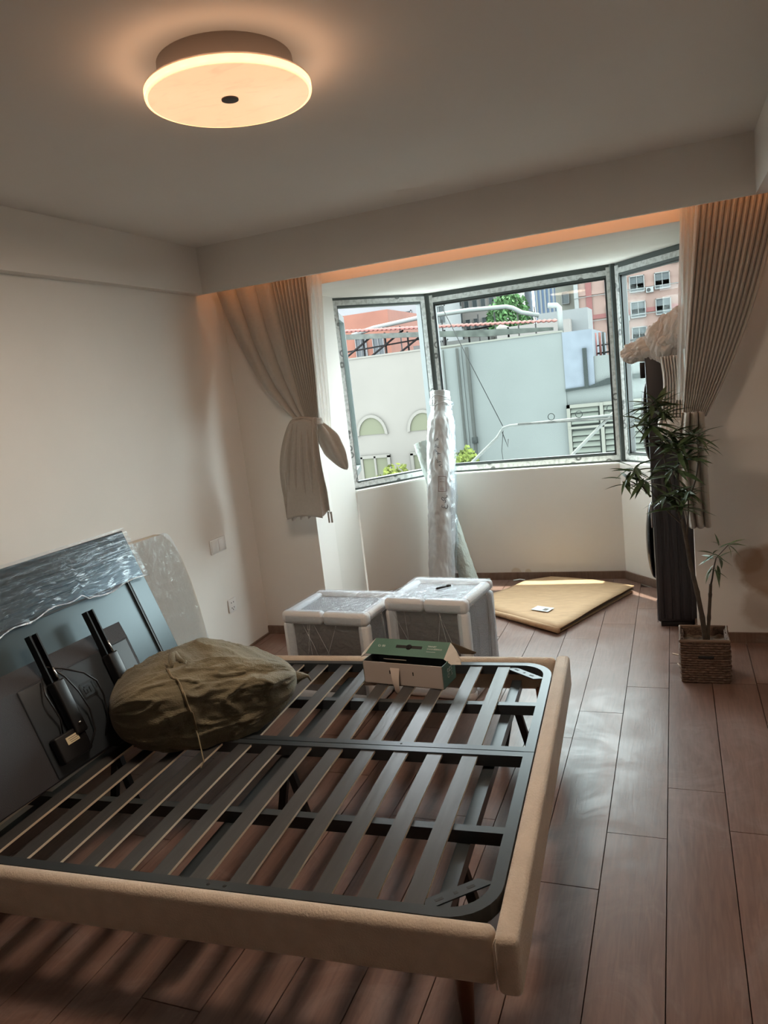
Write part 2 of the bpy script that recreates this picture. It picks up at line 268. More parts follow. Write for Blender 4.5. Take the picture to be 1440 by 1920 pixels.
    def mesh(s, name, mats):
        me = bpy.data.meshes.new(name); me.from_pydata(s.v, [], s.f); 
        for m in (mats if isinstance(mats, (list, tuple)) else [mats]): me.materials.append(m)
        me.polygons.foreach_set('material_index', s.mi); me.polygons.foreach_set('use_smooth', s.sm); me.update()
        import bmesh
        bm = bmesh.new(); bm.from_mesh(me); bmesh.ops.recalc_face_normals(bm, faces=bm.faces); bm.to_mesh(me); bm.free()
        return me
    def build(s, name, mats, parent=None, world=True, solid=0):
        if parent is not None and world:
            Wi = wmat(parent).inverted(); s.v = [tuple(Wi @ Vector(p)) for p in s.v]
        o = bpy.data.objects.new(name, s.mesh(name, mats)); C.objects.link(o); o.parent = parent
        if solid: md = o.modifiers.new('solid', 'SOLIDIFY'); md.thickness = solid
        return o
def inst(me, name, parent, m=None):
    o = bpy.data.objects.new(name, me); C.objects.link(o); o.parent = parent
    if m is not None: o.matrix_basis = m
    return o
def tag(o, label=None, cat=None, group=None, kind=None):
    if label: o['label'] = label
    if cat: o['category'] = cat
    if group: o['group'] = group
    if kind: o['kind'] = kind
    return o
def thing(name, label, cat, loc=(0, 0, 0), rz=0, group=None, m=None):
    o = bpy.data.objects.new(name, None); C.objects.link(o); o.empty_display_size = .05
    o.matrix_basis = m if m is not None else Matrix.Translation(loc) @ Matrix.Rotation(rz, 4, 'Z')
    return tag(o, label, cat, group)
def struct(name, mb, mats, parent=None, label=None):
    o = mb.build(name, mats, parent)
    if parent is None: o['kind'] = 'structure'
    if label: o['label'] = label
    return o
def plane_T(a, b, z=0):
    # local x runs a->b in plan, local y points outward (left of a->b), z up
    d = (Vector(b)-Vector(a)).normalized(); m = Matrix(((d.x, -d.y, 0, a[0]), (d.y, d.x, 0, a[1]), (0, 0, 1, z), (0, 0, 0, 1))); return m
def text_mb(mb, body, size, T, mi=0, depth=.0006):
    cu = bpy.data.curves.new('t', 'FONT'); cu.body = body; cu.size = size; cu.extrude = depth; cu.resolution_u = 2
    o = bpy.data.objects.new('t', cu); C.objects.link(o); dg = bpy.context.evaluated_depsgraph_get(); me = bpy.data.meshes.new_from_object(o.evaluated_get(dg))
    mb.add([T @ v.co for v in me.vertices], [tuple(p.vertices) for p in me.polygons], mi)
    bpy.data.objects.remove(o); bpy.data.curves.remove(cu)
# ------------------------------------------------------------------ room shell
XL, XR, YB, YW, ZC, ZB = -2.685, .95, -4.4, 4.27, 2.53, 2.26
L0, L1, L2, R2, R1, R0 = (-2.21, YW), (-2.19, 4.93), (-1.70, 5.55), (-.39, 5.55), (.065, 5.03), (.065, YW)
ZS, ZH = .86, 2.245
fl = MB(); fl.box(XL-.05, XR+.05, YB, YW+.02, -.1, -.014); fl.prism([(L0[0]-.02, YW), (L1[0]-.02, L1[1]), (L2[0], L2[1]+.02), (R2[0], R2[1]+.02), (R1[0]+.02, R1[1]), (R0[0]+.02, YW)][::-1], -.1, -.0141)
floor = tag(fl.build('floor', M['groove']), kind='structure')
PW, PL = .1955, 1.222
offs = {-1: 2.40, -2: 2.10, 0: 2.72, -3: 3.056}
rnd = random.Random(3)
def clip_bay(x0, x1):
    # farthest y of the floor for a plank column
    ym = YW
    xm = (x0+x1)/2
    if xm < L0[0] or xm > R0[0]: return YW-.003
    if xm < L2[0]: return L1[1]+(xm-L1[0])/(L2[0]-L1[0])*(L2[1]-L1[1])
    if xm > R2[0]: return R2[1]+(xm-R2[0])/(R1[0]-R2[0])*(R1[1]-R2[1])
    return L2[1]
for k in range(-14, 6):
    x0 = -.088+PW*k; x1 = x0+PW; x0c, x1c = max(x0, XL), min(x1, XR)
    if x1c-x0c < .02: continue
    off = offs.get(k, rnd.uniform(0, PL)) % PL; ye = clip_bay(x0c, x1c); y = off-PL*3
    while y < ye:
        a, b = max(y, .55), min(y+PL, ye)
        if b-a > .03 and b > .6:
            mb = MB(); g = .0006; dz = rnd.uniform(-.0003, .0003)
            mb.add([(x0c+g, a+g, -.013), (x1c-g, a+g, -.013), (x1c-g, b-g, -.013), (x0c+g, b-g, -.013), (x0c+g+.001, a+g+.001, dz), (x1c-g-.001, a+g+.001, dz), (x1c-g-.001, b-g-.001, dz), (x0c+g+.001, b-g-.001, dz)],
                   [(4, 5, 6, 7), (0, 1, 5, 4), (1, 2, 6, 5), (2, 3, 7, 6), (3, 0, 4, 7)])
            mb.build('plank', M['plank'], floor)
        y += PL
pf = MB().box(XL, XR, YB, .548, -.012, 0); pf.build('plank_run', M['plank'], floor)['kind'] = 'stuff'
struct('wall_left', MB().box(XL-.12, XL, YB, YW+.2, -.1, ZC+.1), M['wall'])
struct('wall_right', MB().box(XR, XR+.12, YB, YW+.2, -.1, ZC+.1), M['wall'])
wb = struct('wall_back', MB().box(XL-.12, -.95, YB-.12, YB, -.1, ZC+.1).box(-.05, XR+.12, YB-.12, YB, -.1, ZC+.1).box(-.95, -.05, YB-.12, YB, 2.05, ZC+.1), M['wall'])
d1 = struct('door_1', MB().box(-.945, -.055, YB-.08, YB-.04, 0, 2.045), M['door']); MB().tube([(-.14, YB-.04, 1.02), (-.14, YB+.01, 1.02), (-.26, YB+.01, 1.02)], .009).build('door_handle', M['steel'], d1)
struct('wall_window_left', MB().box(XL-.12, L0[0], YW, YW+.26, -.1, ZC+.1), M['wall'])
struct('wall_window_right', MB().box(R0[0], XR+.12, YW, YW+.26, -.1, ZC+.1), M['wallR'])
struct('wall_header', MB().box(L0[0], R0[0], YW, YW+.26, ZH, ZC+.1), M['wall'])
struct('ceiling', MB().box(XL-.12, XR+.12, YB-.12, YW+.26, ZC, ZC+.12), M['ceil'])
struct('trim_beam_left', MB().box(XL, XL+.065, YB, 3.97, ZB, ZC), M['ceil'])
struct('trim_beam_right', MB().box(.382, XR, YB, 3.97, ZB, ZC), M['ceil'])
struct('trim_curtain_beam', MB().box(XL, XR, 3.97, 3.995, ZB, ZC), M['ceil'])
def wall_seg(name, a, b, z0, z1, th, m):
    L = (Vector(b)-Vector(a)).length; mb = MB(); T = plane_T(a, b); mb.box(0, L, 0, th, z0, z1, T=T); return struct(name, mb, m)
BL = [(L0, L1), (L1, L2), (L2, R2), (R2, R1), (R1, R0)]
wall_seg('wall_bay_left_side', (L0[0]-.012, YW+.26), (L1[0]-.012, L1[1]), -.1, ZH+.02, .16, M['bay'])
wall_seg('wall_bay_right_side', R1, (R0[0], YW+.26), -.1, ZH+.02, .16, M['bay'])
TH = .2
def seg_poly(name, pts_in, pts_out, z0, z1, m):
    return struct(name, MB().prism(pts_in+pts_out[::-1], z0, z1), m)
def off(p, q, d):  # outward normal (left of p->q going left to right with outside at +y)
    t = (Vector(q)-Vector(p)).normalized(); return Vector((-t.y, t.x))*d
def mitre(a, b, c, d):
    n1, n2 = off(a, b, 1), off(b, c, 1); k = (n1+n2).normalized(); return (Vector(b)+k*(d/k.dot(n1)))[:]
oL1 = (Vector(L1)+off(L1, L2, TH)+Vector((-.09, -.03)))[:]; oL2 = mitre(L1, L2, R2, TH); oR2 = mitre(L2, R2, R1, TH); oR1 = (Vector(R1)+off(R2, R1, TH)+Vector((.09, -.03)))[:]
seg_poly('wall_bay_left', [L1, L2], [oL1, oL2], -.1, ZS-.012, M['bay'])
seg_poly('wall_bay_center', [L2, R2], [oL2, oR2], -.1, ZS-.012, M['bayw'])
seg_poly('wall_bay_right', [R2, R1], [oR2, oR1], -.1, ZS-.012, M['bay'])
sil = MB(); sil.prism([L1, L2, R2, R1]+[oR1, oR2, oL2, oL1], ZS-.012, ZS); struct('trim_sill', sil, M['sill'])
struct('ceiling_bay', MB().prism([(L0[0]-.2, YW+.26), (L1[0]-.2, L1[1]), oL1, oL2, oR2, oR1, (R1[0]+.2, R1[1]), (R0[0]+.2, YW+.26)][::-1], ZH, ZH+.14), M['bay'])
def baseboard(name, a, b, h=.058, t=.012, inner=True):
    L = (Vector(b)-Vector(a)).length; T = plane_T(a, b); struct(name, MB().box(0, L, -t, 0, 0, h, T=T), M['base'])
baseboard('baseboard_bay_center', L2, R2); baseboard('baseboard_bay_right', R2, R1); baseboard('baseboard_bay_left', L1, L2)
baseboard('baseboard_window_right', (R0[0], YW), (XR, YW)); baseboard('baseboard_window_left', (XL, YW), (L0[0], YW)); baseboard('baseboard_left', (XL, YB), (XL, YW), h=.012)
baseboard('baseboard_bay_right_side', R1, (R0[0], YW))
# windows ------------------------------------------------------------
def window(name, a, b, label, top=0, z0=ZS, z1=ZH, sash=None, posts=(.03, .03)):
    L = (Vector(b)-Vector(a)).length; T = plane_T(a, b, 0)
    root = bpy.data.objects.new(name, None); C.objects.link(root); root.matrix_basis = T; root['kind'] = 'structure'; root['label'] = label
    fw = .058; d0, d1 = 0, .06; z0 += .002
    for (x0, x1, za, zb) in ((0, fw, z0, z1), (L-fw, L, z0, z1), (fw, L-fw, z0, z0+fw), (fw, L-fw, z1-fw-.012-top, z1)):
        MB().box(x0, x1, d0, d1, za, zb).build('frame_bar', M['alu'], root, world=False)
    tz = fw-.012
    for (x0, x1, za, zb) in ((.006, .006+tz, z0+.012, z1-.018), (L-.006-tz, L-.006, z0+.012, z1-.018), (.006+tz, L-.006-tz, z0+.012, z0+.012+.036), (.006+tz, L-.006-tz, z1-.018-.036-top, z1-.018-top)):
        MB().box(x0, x1, -.003, 0, za, zb).build('protective_strip', M['tape'], root, world=False)
    ix0, ix1, iz0, iz1 = fw, L-fw, z0+fw, z1-fw-.012-top
    if sash == 'open':
        H = Matrix.Translation((ix0+.004, .055, 0)) @ Matrix.Rotation(radians(57), 4, 'Z'); w = ix1-ix0-.008
        sr = bpy.data.objects.new('open_sash', None); C.objects.link(sr); sr.parent = root; sr.matrix_basis = H
        for (x0, x1, za, zb) in ((0, .05, iz0, iz1), (w-.05, w, iz0, iz1), (.05, w-.05, iz0, iz0+.05), (.05, w-.05, iz1-.05, iz1)): MB().box(x0, x1, 0, .04, za, zb).build('sash_bar', M['alu'], sr, world=False)
        MB().box(.045, w-.045, .017, .022, iz0+.045, iz1-.045).build('glass_pane', M['glass'], sr, world=False)
    else:
        MB().box(ix0, ix0+.008, .012, .05, iz0, iz1).box(ix1-.008, ix1, .012, .05, iz0, iz1).box(ix0, ix1, .012, .05, iz0, iz0+.008).box(ix0, ix1, .012, .05, iz1-.008, iz1).build('gasket', M['gasket'], root, world=False)
        MB().box(ix0+.004, ix1-.004, .028, .033, iz0+.004, iz1-.004).build('glass_pane', M['glass'], root, world=False)
    return root
OF = .07
wL1 = (Vector(L1)+off(L1, L2, OF)-(Vector(L2)-Vector(L1)).normalized()*.0)[:]; wL2 = mitre(L1, L2, R2, OF); wR2 = mitre(L2, R2, R1, OF); wR1 = (Vector(R1)+off(R2, R1, OF)+(Vector(R1)-Vector(R2)).normalized()*.02)[:]
window('window_1', wL1, wL2, 'narrow left bay window with its dark sash swung open outward', sash='open')
window('window_2', wL2, wR2, 'wide fixed centre window of the bay', top=.018)
window('window_3', wR2, wR1, 'narrow right bay window beside the knotted sheer', top=.018)
for i, p in enumerate((wL2, wR2)):
    MB().tube([(p[0], p[1]+.028, ZS), (p[0], p[1]+.028, ZH)], .042, n=14, sm=False).build('trim_%d' % (i+1), M['alu'])['kind'] = 'structure'
struct('trim_bay_outer_left', MB().prism([(L1[0]-.25, L1[1]), wL1, (wL1[0]+.01, wL1[1]+.06), (L1[0]-.3, L1[1]+.25)], ZS, ZH), M['bay'])
struct('trim_bay_outer_right', MB().prism([wR1, (R1[0]+.3, R1[1]), (R1[0]+.3, R1[1]+.25), (wR1[0]+.02, wR1[1]+.07)], ZS, ZH), M['bay'])
# ------------------------------------------------------------------ ceiling lamp and cove strip
LC = (-1.125, 1.985); LR = .232
lamp = thing('ceiling_lamp', 'round flat warm-lit ceiling lamp with a small dark centre disc', 'lamp', (LC[0], LC[1], 2.435))
c = (LC[0], LC[1], 0)
MB().lathe([(LR-.045, 2.53), (LR-.04, 2.466), (LR-.002, 2.464), (LR-.002, 2.4592)], c, 64).build('mount', mat('lamp_base_plastic', (.45, .38, .34), .6), lamp)
MB().lathe([(LR-.006, 2.459), (LR, 2.458), (LR, 2.444), (LR-.0015, 2.4385), (LR-.004, 2.438), (LR-.006, 2.446), (.03, 2.4461)], c, 72).build('rim', M['lamprim'], lamp)
MB().lathe([(LR-.008, 2.4455), (LR-.009, 2.437), (.031, 2.437)], c, 72).build('diffuser', M['lampm'], lamp)
MB().lathe([(.024, 2.4365), (.024, 2.433), (.02, 2.432)], c, 32).build('centre_disc', M['lamphub'], lamp)
def light(name, typ, loc, e, col, **k):
    d = bpy.data.lights.new(name, typ); d.energy = e; d.color = col
    o = bpy.data.objects.new(name, d); C.objects.link(o); o.location = loc
    for a, b in k.items(): setattr(d, a, b)
    return o
l = light('lamp_light', 'AREA', (LC[0], LC[1], 2.425), LAMP_W, (1, .77, .58), shape='DISK', size=LR*1.8)
# added unseen point lights in the air off the rim, brightening the ceiling halo
for k in range(24):
    a = 2*pi*k/24; light('rim_halo_fill', 'POINT', (LC[0]+(LR+.035)*cos(a), LC[1]+(LR+.035)*sin(a), 2.452), .036, (1, .62, .38), shadow_soft_size=.008)
st = MB().box(XL+.1, XR-.1, 4.0, 4.012, 2.44, 2.452).build('led_strip', M['led']); tag(st, 'warm led strip hidden behind the curtain beam', 'led strip')
q = light('cove_light', 'AREA', ((XL+XR)/2, 4.03, 2.46), COVE_W, (1, .45, .2), shape='RECTANGLE', size=XR-XL-.2, size_y=.02); q.rotation_euler = Vector((0, -1, -.35)).to_track_quat('Z', 'Y').to_euler()
# ------------------------------------------------------------------ bed
BO = Vector((-.437, 1.446, 0)); BR = radians(3.35)
bed = thing('bed', 'double bed base with cream upholstered rails and dark iron slatted frame, no mattress', 'bed', BO, BR)
BW = 1.715; HX = -1.98
def soft(mb, *a, **k): return mb.rbox(*a, **k)
lb = lambda name, mb, m, parent=bed: mb.build(name, m, parent, world=False)
foot = lb('footboard', MB().rbox(0, .058, -.016, BW-.008, .195, .345, r=.017, seg=4), M['cream'])
lb('seam', MB().tube([(.0, -.0155, .215), (.0005, -.0168, .33), (.006, -.012, .345)], .0022, n=6), M['cream'], foot)
lb('side_rail', MB().rbox(HX, -.001, 0, .05, .198, .342, r=.022, seg=4), M['cream'])
lb('side_rail', MB().rbox(HX, -.001, BW-.062, BW-.012, .198, .342, r=.022, seg=4), M['cream'])
def rr_path(x0, x1, y0, y1, r, n=8):
    pts = []
    for (cx, cyy, a0) in ((x1-r, y0+r, -90), (x1-r, y1-r, 0)):
        for k in range(n+1): a = radians(a0+90*k/n); pts.append((cx+r*cos(a), cyy+r*sin(a)))
    return pts
y0, y1, x1 = .071, BW-.082, -.022
ip = [(HX+.04, y0)]+rr_path(HX, x1, y0, y1, .12)+[(HX+.04, y1)]
ym = .865
half1 = [p for p in ip if p[1] < ym]+[(x1, ym-.002)]; half2 = [(x1, ym+.002)]+[p for p in ip if p[1] > ym]
lb('iron_frame', MB().sweep(half1, .017, .288, .33), M['iron']); lb('iron_frame', MB().sweep(half2, .017, .288, .33), M['iron'])
lb('center_bar', MB().box(HX+.03, x1-.017, ym-.032, ym-.002, .288, .3295), M['iron']); lb('center_bar', MB().box(HX+.03, x1-.017, ym+.003, ym+.033, .288, .3295), M['iron'])
for yq in (.435, 1.262): lb('support_bar', MB().box(HX+.03, x1-.017, yq-.015, yq+.015, .276, .3165), M['iron'])
hol = MB()
for xx in (-.79, -.74): hol.lathe([(.006, .3301), (.005, .3306)], (xx, y0, 0), 12)
hol.lathe([(.005, .3296), (.004, .3301)], (-.48, ym+.018, 0), 12)
lb('bolt_hole', hol, M['darkhole'])['kind'] = 'stuff'
# corner gusset plates with slots
for sgn, yy in ((1, y0), (-1, y1)):
    g = MB(); P0 = Vector((x1-.155, yy+sgn*.012)); P1 = Vector((x1-.01, yy+sgn*.135)); d = (P1-P0).normalized(); n_ = Vector((-d.y, d.x))*sgn
    poly = [P0, P0+n_*.036+d*.0, P1+n_*.0+d*-.0+n_*.036-d*.03, P1]
    poly = [tuple(p) for p in poly]; g.prism(poly if sgn > 0 else poly[::-1], .319, .323)
    gp = lb('corner_plate', g, M['iron'])
    h2 = MB()
    for t, w in ((.2, .011), (.45, .005), (.68, .011)):
        cc = P0.lerp(P1, t)+n_*.017; q0, q1 = cc-d*w, cc+d*w; nn = n_*.0045
        h2.prism([tuple(v) for v in (q0-nn, q1-nn, q1+nn, q0+nn)], .3231, .3236)
    lb('slot', h2, M['darkhole'], gp)['kind'] = 'stuff'
# slats (one shared mesh per half), dark top and pale plywood edge on the side
def slat_mesh(L):
    mb = MB(); n = 6; w = .053
    for k in range(n):
        pass
    vs = []; 
    for k in range(n+1):
        t = k/n; z = .0026*(1-(2*t-1)**2)
        for (x, zz) in ((-w, -.0085), (0, -.0085), (0, 0), (-w, 0)): vs.append((x, L*t, z+zz))
    fs = []; mi = []
    for k in range(n):
        for e in range(4): fs.append((k*4+e, k*4+(e+1) % 4, k*4+4+(e+1) % 4, k*4+4+e)); mi.append(1 if e == 1 else 0)
    fs += [(3, 2, 1, 0), (n*4, n*4+1, n*4+2, n*4+3)]; mi += [1, 1]
    mb.v = vs; mb.f = fs; mb.mi = mi; mb.sm = [False]*len(fs); return mb.mesh('slat', [M['slat'], M['ply']])
s1 = slat_mesh(ym-.032-.088-.001); s2 = slat_mesh(y1-.017-ym-.034)
for k in range(15):
    x = -.192-.124*k
    if x-.053 < HX+.03: break
    inst(s1, 'slat', bed, Matrix.Translation((x, .0885, .325))); inst(s2, 'slat', bed, Matrix.Translation((x, ym+.034, .325)))
for xb in (-.162, -.93, -1.7):
    lb('cross_beam', MB().box(xb-.02, xb+.02, .12, y1-.05, .236, .2755), M['iron'])
    for yy in ((.36, 1.44) if xb > -.5 else (.85,)):
        for dx in (-.06, .06):
            lb('iron_leg', MB().add(*(lambda P, Q: ([(P[0]-.014, P[1]-.012, P[2]), (P[0]+.014, P[1]-.012, P[2]), (P[0]+.014, P[1]+.012, P[2]), (P[0]-.014, P[1]+.012, P[2]), (Q[0]-.014, Q[1]-.012, 0), (Q[0]+.014, Q[1]-.012, 0), (Q[0]+.014, Q[1]+.012, 0), (Q[0]-.014, Q[1]+.012, 0)], [(0, 1, 2, 3), (7, 6, 5, 4), (0, 4, 5, 1), (1, 5, 6, 2), (2, 6, 7, 3), (3, 7, 4, 0)]))((xb+dx*.1, yy, .237), (xb+dx, yy+.0, 0))), M['blackm'])
for (lx, ly) in ((-.11, .1), (-.07, BW-.04), (HX+.12, .1), (HX+.12, BW-.04)):
    lb('wooden_leg', MB().lathe([(.016, 0), (.029, .2), (.029, .215)], (lx, ly, 0), 20), M['legwood'])
# ------------------------------------------------------------------ television leaning, back towards us
ps, th = -.029, .368
ev = Vector((sin(ps), -cos(ps), 0)); vv = Vector((-cos(ps)*sin(th), -sin(ps)*sin(th), cos(th))); nv = vv.cross(ev)
Tm = Matrix((ev, nv, vv)).transposed().to_4x4(); Tm.translation = (-2.083, 2.651, .337)
tv = thing('television', 'large dark television leaning back-out at the head of the bed, top still in stretch film', 'television', m=Tm)
lt = lambda name, mb, m, p=tv: mb.build(name, m, p, world=False)
lt('screen_body', MB().rbox(0, 1.45, -.022, 0, 0, .80, r=.004, seg=2), M['tv'])
lt('bezel_rib', MB().box(.108, .116, 0, .007, .03, .57).box(.108, 1.35, 0, .007, .57, .578).box(.098, .101, 0, .004, .03, .58), M['black'])
hb = MB(); z1v = .43
hb.add([(.252, 0, .0), (1.2, 0, .0), (1.2, 0, z1v), (.252, 0, z1v), (.285, .04, .01), (1.165, .04, .01), (1.165, .04, z1v-.07), (.285, .04, z1v-.07)], [(4, 5, 6, 7), (0, 1, 5, 4), (1, 2, 6, 5), (2, 3, 7, 6), (3, 0, 4, 7)])
hs = lt('rear_housing', hb, M['tvv'])
pan = lt('housing_panel', MB().rbox(.3, .85, .036, .046, .012, .355, r=.006, seg=2), M['tvp'], hs)
# dark emblem: rounded square outline with an m and a bar beside it
emb = MB(); EX, EZ = .578, .243
def ln(mb, a, b, w=.0045, y=.0465): 
    a, b = Vector(a), Vector(b); d = (b-a).normalized(); n_ = Vector((-d.y, d.x))*w
    mb.add([(p.x, yy, p.y) for yy in (y, y+.0012) for p in (a-n_, b-n_, b+n_, a+n_)], [(0, 1, 2, 3), (7, 6, 5, 4), (0, 4, 5, 1), (1, 5, 6, 2), (2, 6, 7, 3), (3, 7, 4, 0)])
for a, b in (((-.03, -.028), (.03, -.028)), ((-.03, .028), (.03, .028)), ((.03, -.028), (.03, .028)), ((-.03, -.028), (-.03, .028)), ((.015, -.013), (.015, .013)), ((.015, .013), (-.008, .013)), ((-.012, -.013), (-.012, .012)), ((.002, -.013), (.002, .004)), ((-.042, -.01), (-.042, .045))):
    ln(emb, (EX+a[0], EZ+a[1]), (EX+b[0], EZ+b[1]))
lt('emblem', emb, M['black'], hs)
for i, u in enumerate((.437, .716)):
    br = MB(); y = .05
    br.box(u-.018, u-.012, y, y+.03, .09, .52).box(u+.012, u+.018, y, y+.03, .09, .52).box(u-.018, u+.018, y, y+.004, .09, .52)
    b = lt('wall_bracket', br, M['blackm'])
    lt('bracket_clamp', MB().rbox(u-.026, u+.026, y+.002, y+.045, .12, .33, r=.006, seg=2), M['black'], b)
    lt('screw', MB().lathe([(.004, 0), (.004, .05)], (u, y+.046, .33), 10), M['steel'], b); lt('screw', MB().lathe([(.006, 0), (.006, .006)], (u, y+.046, .155), 10), M['steel'], b)
cab = lt('cable', MB().tube([(.73, .06, .4), (.66, .07, .36), (.6, .09, .31), (.56, .085, .26), (.545, .07, .2), (.56, .06, .12), (.6, .05, .06)], .0035, n=6), M['cable'])
lt('cable', MB().tube([(.7, .06, .39), (.675, .08, .33), (.65, .08, .26), (.63, .07, .18), (.64, .06, .1), (.7, .06, .05)], .0035, n=6), M['cable'])
lt('cable', MB().tube([(.75, .06, .36), (.78, .08, .3), (.775, .08, .26), (.76, .07, .2), (.77, .06, .15)], .0035, n=6), M['cable'])
ad = lt('power_adapter', MB().rbox(.7, .83, .05, .085, .05, .15, r=.006, seg=2), M['black'])
lt('sticker', MB().box(.735, .79, .0852, .0858, .105, .132), M['sticker'], ad)
adt = MB()
for j in range(3): adt.box(.74, .775+.003*j, .0858, .0861, .11+.007*j, .1115+.007*j)
lt('sticker_print', adt, M['ink'], ad)['kind'] = 'stuff'
# stretch film sheet over the top of the television
def filmf(u, v):
    x = -.012+1.475*u; low = .54+.03*sin(5*u+1)+.035*noise.noise(Vector((u*9, 3, 0)))+(.03 if u > .25 else 0)
    z = low+(.812-low)*v
    wr = noise.noise(Vector((u*5+v*1.5, v*26, 2)))*.008+noise.noise(Vector((u*26, v*16, 5)))*.004*(1-v)**2*3+noise.noise(Vector((u*60, v*30, 9)))*.002
    y = .011+wr+.004*(1-v)
    if v > .93: y -= .02*(v-.93)/.07
    return (x, max(y, .001), z)
fm = MB().grid(filmf, 110, 46); fmo = lt('plastic_film', fm, M['film']); fmo['label'] = 'glossy crumpled clear stretch film'
hem = MB().tube([(p[0], p[1]+.003, p[2]) for p in [filmf(i/60, 0) for i in range(61)]], [.003+.004*abs(noise.noise(Vector((i*.8, 1, 1)))) for i in range(61)], n=6)
lt('film_hem', hem, film_mat('rolled_film_hem', clear=.35, rough=.15, bump=.9, bscale=60), fmo)
# ------------------------------------------------------------------ wrapped headboard panel behind the television
hbd = thing('headboard_panel', 'cream padded headboard panel with curved side, wrapped in clear film against the left wall', 'headboard', (-2.61, 3.0, 0))
outl = [(3.41, .02), (3.43, .2), (3.425, .35), (3.415, .47), (3.385, .64), (3.345, .78), (3.29, .88), (3.225, .943), (3.0, .948), (2.3, .948), (1.6, .948), (1.4, .9), (1.3, .7), (1.27, .4), (1.28, .02)]
def lean(x, y, z): return (x-.0+(.05-.05*z/.95), y, z)
def plate(off0, off1, sc=1.0):
    n = len(outl); cyc, czc = 2.35, .45
    P = [(cyc+(y-cyc)*sc, max(.005, czc+(z-czc)*sc)) for y, z in outl]
    vs = [lean(off0, y, z) for y, z in P]+[lean(off1, y, z) for y, z in P]
    return MB().add(vs, [tuple(range(n)), tuple(reversed(range(n, 2*n)))]+[(i, (i+1) % n, n+(i+1) % n, n+i) for i in range(n)])
plate(-2.665, -2.61).build('padded_board', M['hb'], hbd)
def hf(u, v):
    # film following the board, crumpled near the curved edge
    y = 2.6+.83*u; zt = .95 if y < 3.22 else .95-(max(0, y-3.22)/.21)**2.2*.75
    z = .02+(zt-.02)*v; w = noise.noise(Vector((y*9, z*7, 1)))*.008+noise.noise(Vector((y*30, z*22, 4)))*.004
    q = lean(-2.598+abs(w)*1.2, y, z); return q
MB().grid(hf, 60, 60).build('plastic_film', film_mat('headboard_film', clear=.87, rough=.16, bump=.8, bscale=14, milky=.06, stretch=(1, 3, 1)), hbd)
# ------------------------------------------------------------------ woven sack lying on the slats
sack = thing('woven_sack', 'bulging olive woven sack tied with string, lying on the bed slats', 'sack', (-1.72, 2.32, .329))
A0 = Vector((-2.07, 2.08, .485)); A1 = Vector((-1.53, 2.58, .44)); ax = (A1-A0); AL = ax.length; ax.normalize(); side = Vector((0, 0, 1)).cross(ax).normalized(); upv = ax.cross(side)
def sackf(u, v, puff=0):
    t = v; s_ = 2*t-1
    prof = max(0, 1-abs(s_)**(3.0 if s_ < 0 else 2.6))**.5
    hw = .235*prof+.004; hh = .158*prof*(1 if s_ < 0 else 1-.38*s_**1.6)+.004
    a = 2*pi*u; ca, sa = cos(a), sin(a); e = .68
    px = hw*math.copysign(abs(ca)**e, ca); pz = hh*math.copysign(abs(sa)**e, sa)
    c = A0.lerp(A1, t)+Vector((0, 0, .012*sin(pi*t)+(.02*(s_)**2 if s_ > 0 else 0)))
    q3 = Vector((ca*1.2+3, sa*1.2, t*2.4))
    n = noise.noise(q3)*.05+noise.noise(q3*2.3)*.022
    rd = 1-abs(noise.noise(Vector((ca*3+1, sa*3, t*5))))*2; n += .018*max(0, rd-.55)*2-.012*(1-abs(noise.noise(Vector((ca*7, sa*7, t*4+7))))*2 > .8)*.5
    fan = max(0, (t-.55)/.45); n += .016*fan*sin(a*9+3*t)*prof       # creases running into the tied tip
    n += noise.noise(Vector((ca*9+5, sa*9, t*22)))*.006
    k = 1+n/.16*.6*min(1, prof*2)+puff
    p = c+side*px*k+upv*pz*k
    p.z = max(p.z, .3305); return p
MB().grid(sackf, 180, 130, wrap=True).build('sack_cloth', M['bag'], sack)
rp = [sackf(.29+.25*i/24+.014*sin(i*.5), .30+.10*i/24, puff=.025) for i in range(25)]
rp2 = rp[-1]; tail = [rp2, rp2+Vector((.03, -.03, -.02)), Vector((rp2.x+.06, rp2.y-.06, .337)), Vector((rp2.x+.075, rp2.y-.1, .334))]
MB().tube(rp, .0035, n=6).tube([p+Vector((.006, -.002, .004*sin(i*2))) for i, p in enumerate(rp)], .003, n=6).tube(tail, .0025, n=6).build('string', M['string'], sack)
fold = MB().tube([sackf(.26+.02*sin(i), .3+.012*i, puff=-.01)+Vector((0, 0, .004*sin(i*2.1))) for i in range(10)], [.004+.011*sin(pi*i/9) for i in range(10)], n=8)
fold.build('fold', M['bag'], sack)
tipc = MB().tube([A1.lerp(A0, .03), A1+ax*.03+Vector((0, 0, .0)), A1+ax*.055+Vector((0, 0, -.005)), A1+ax*.065+Vector((.0, 0, -.03))], [.035, .016, .006, .003], n=10); tipc.build('sack_tip', M['bag'], sack)
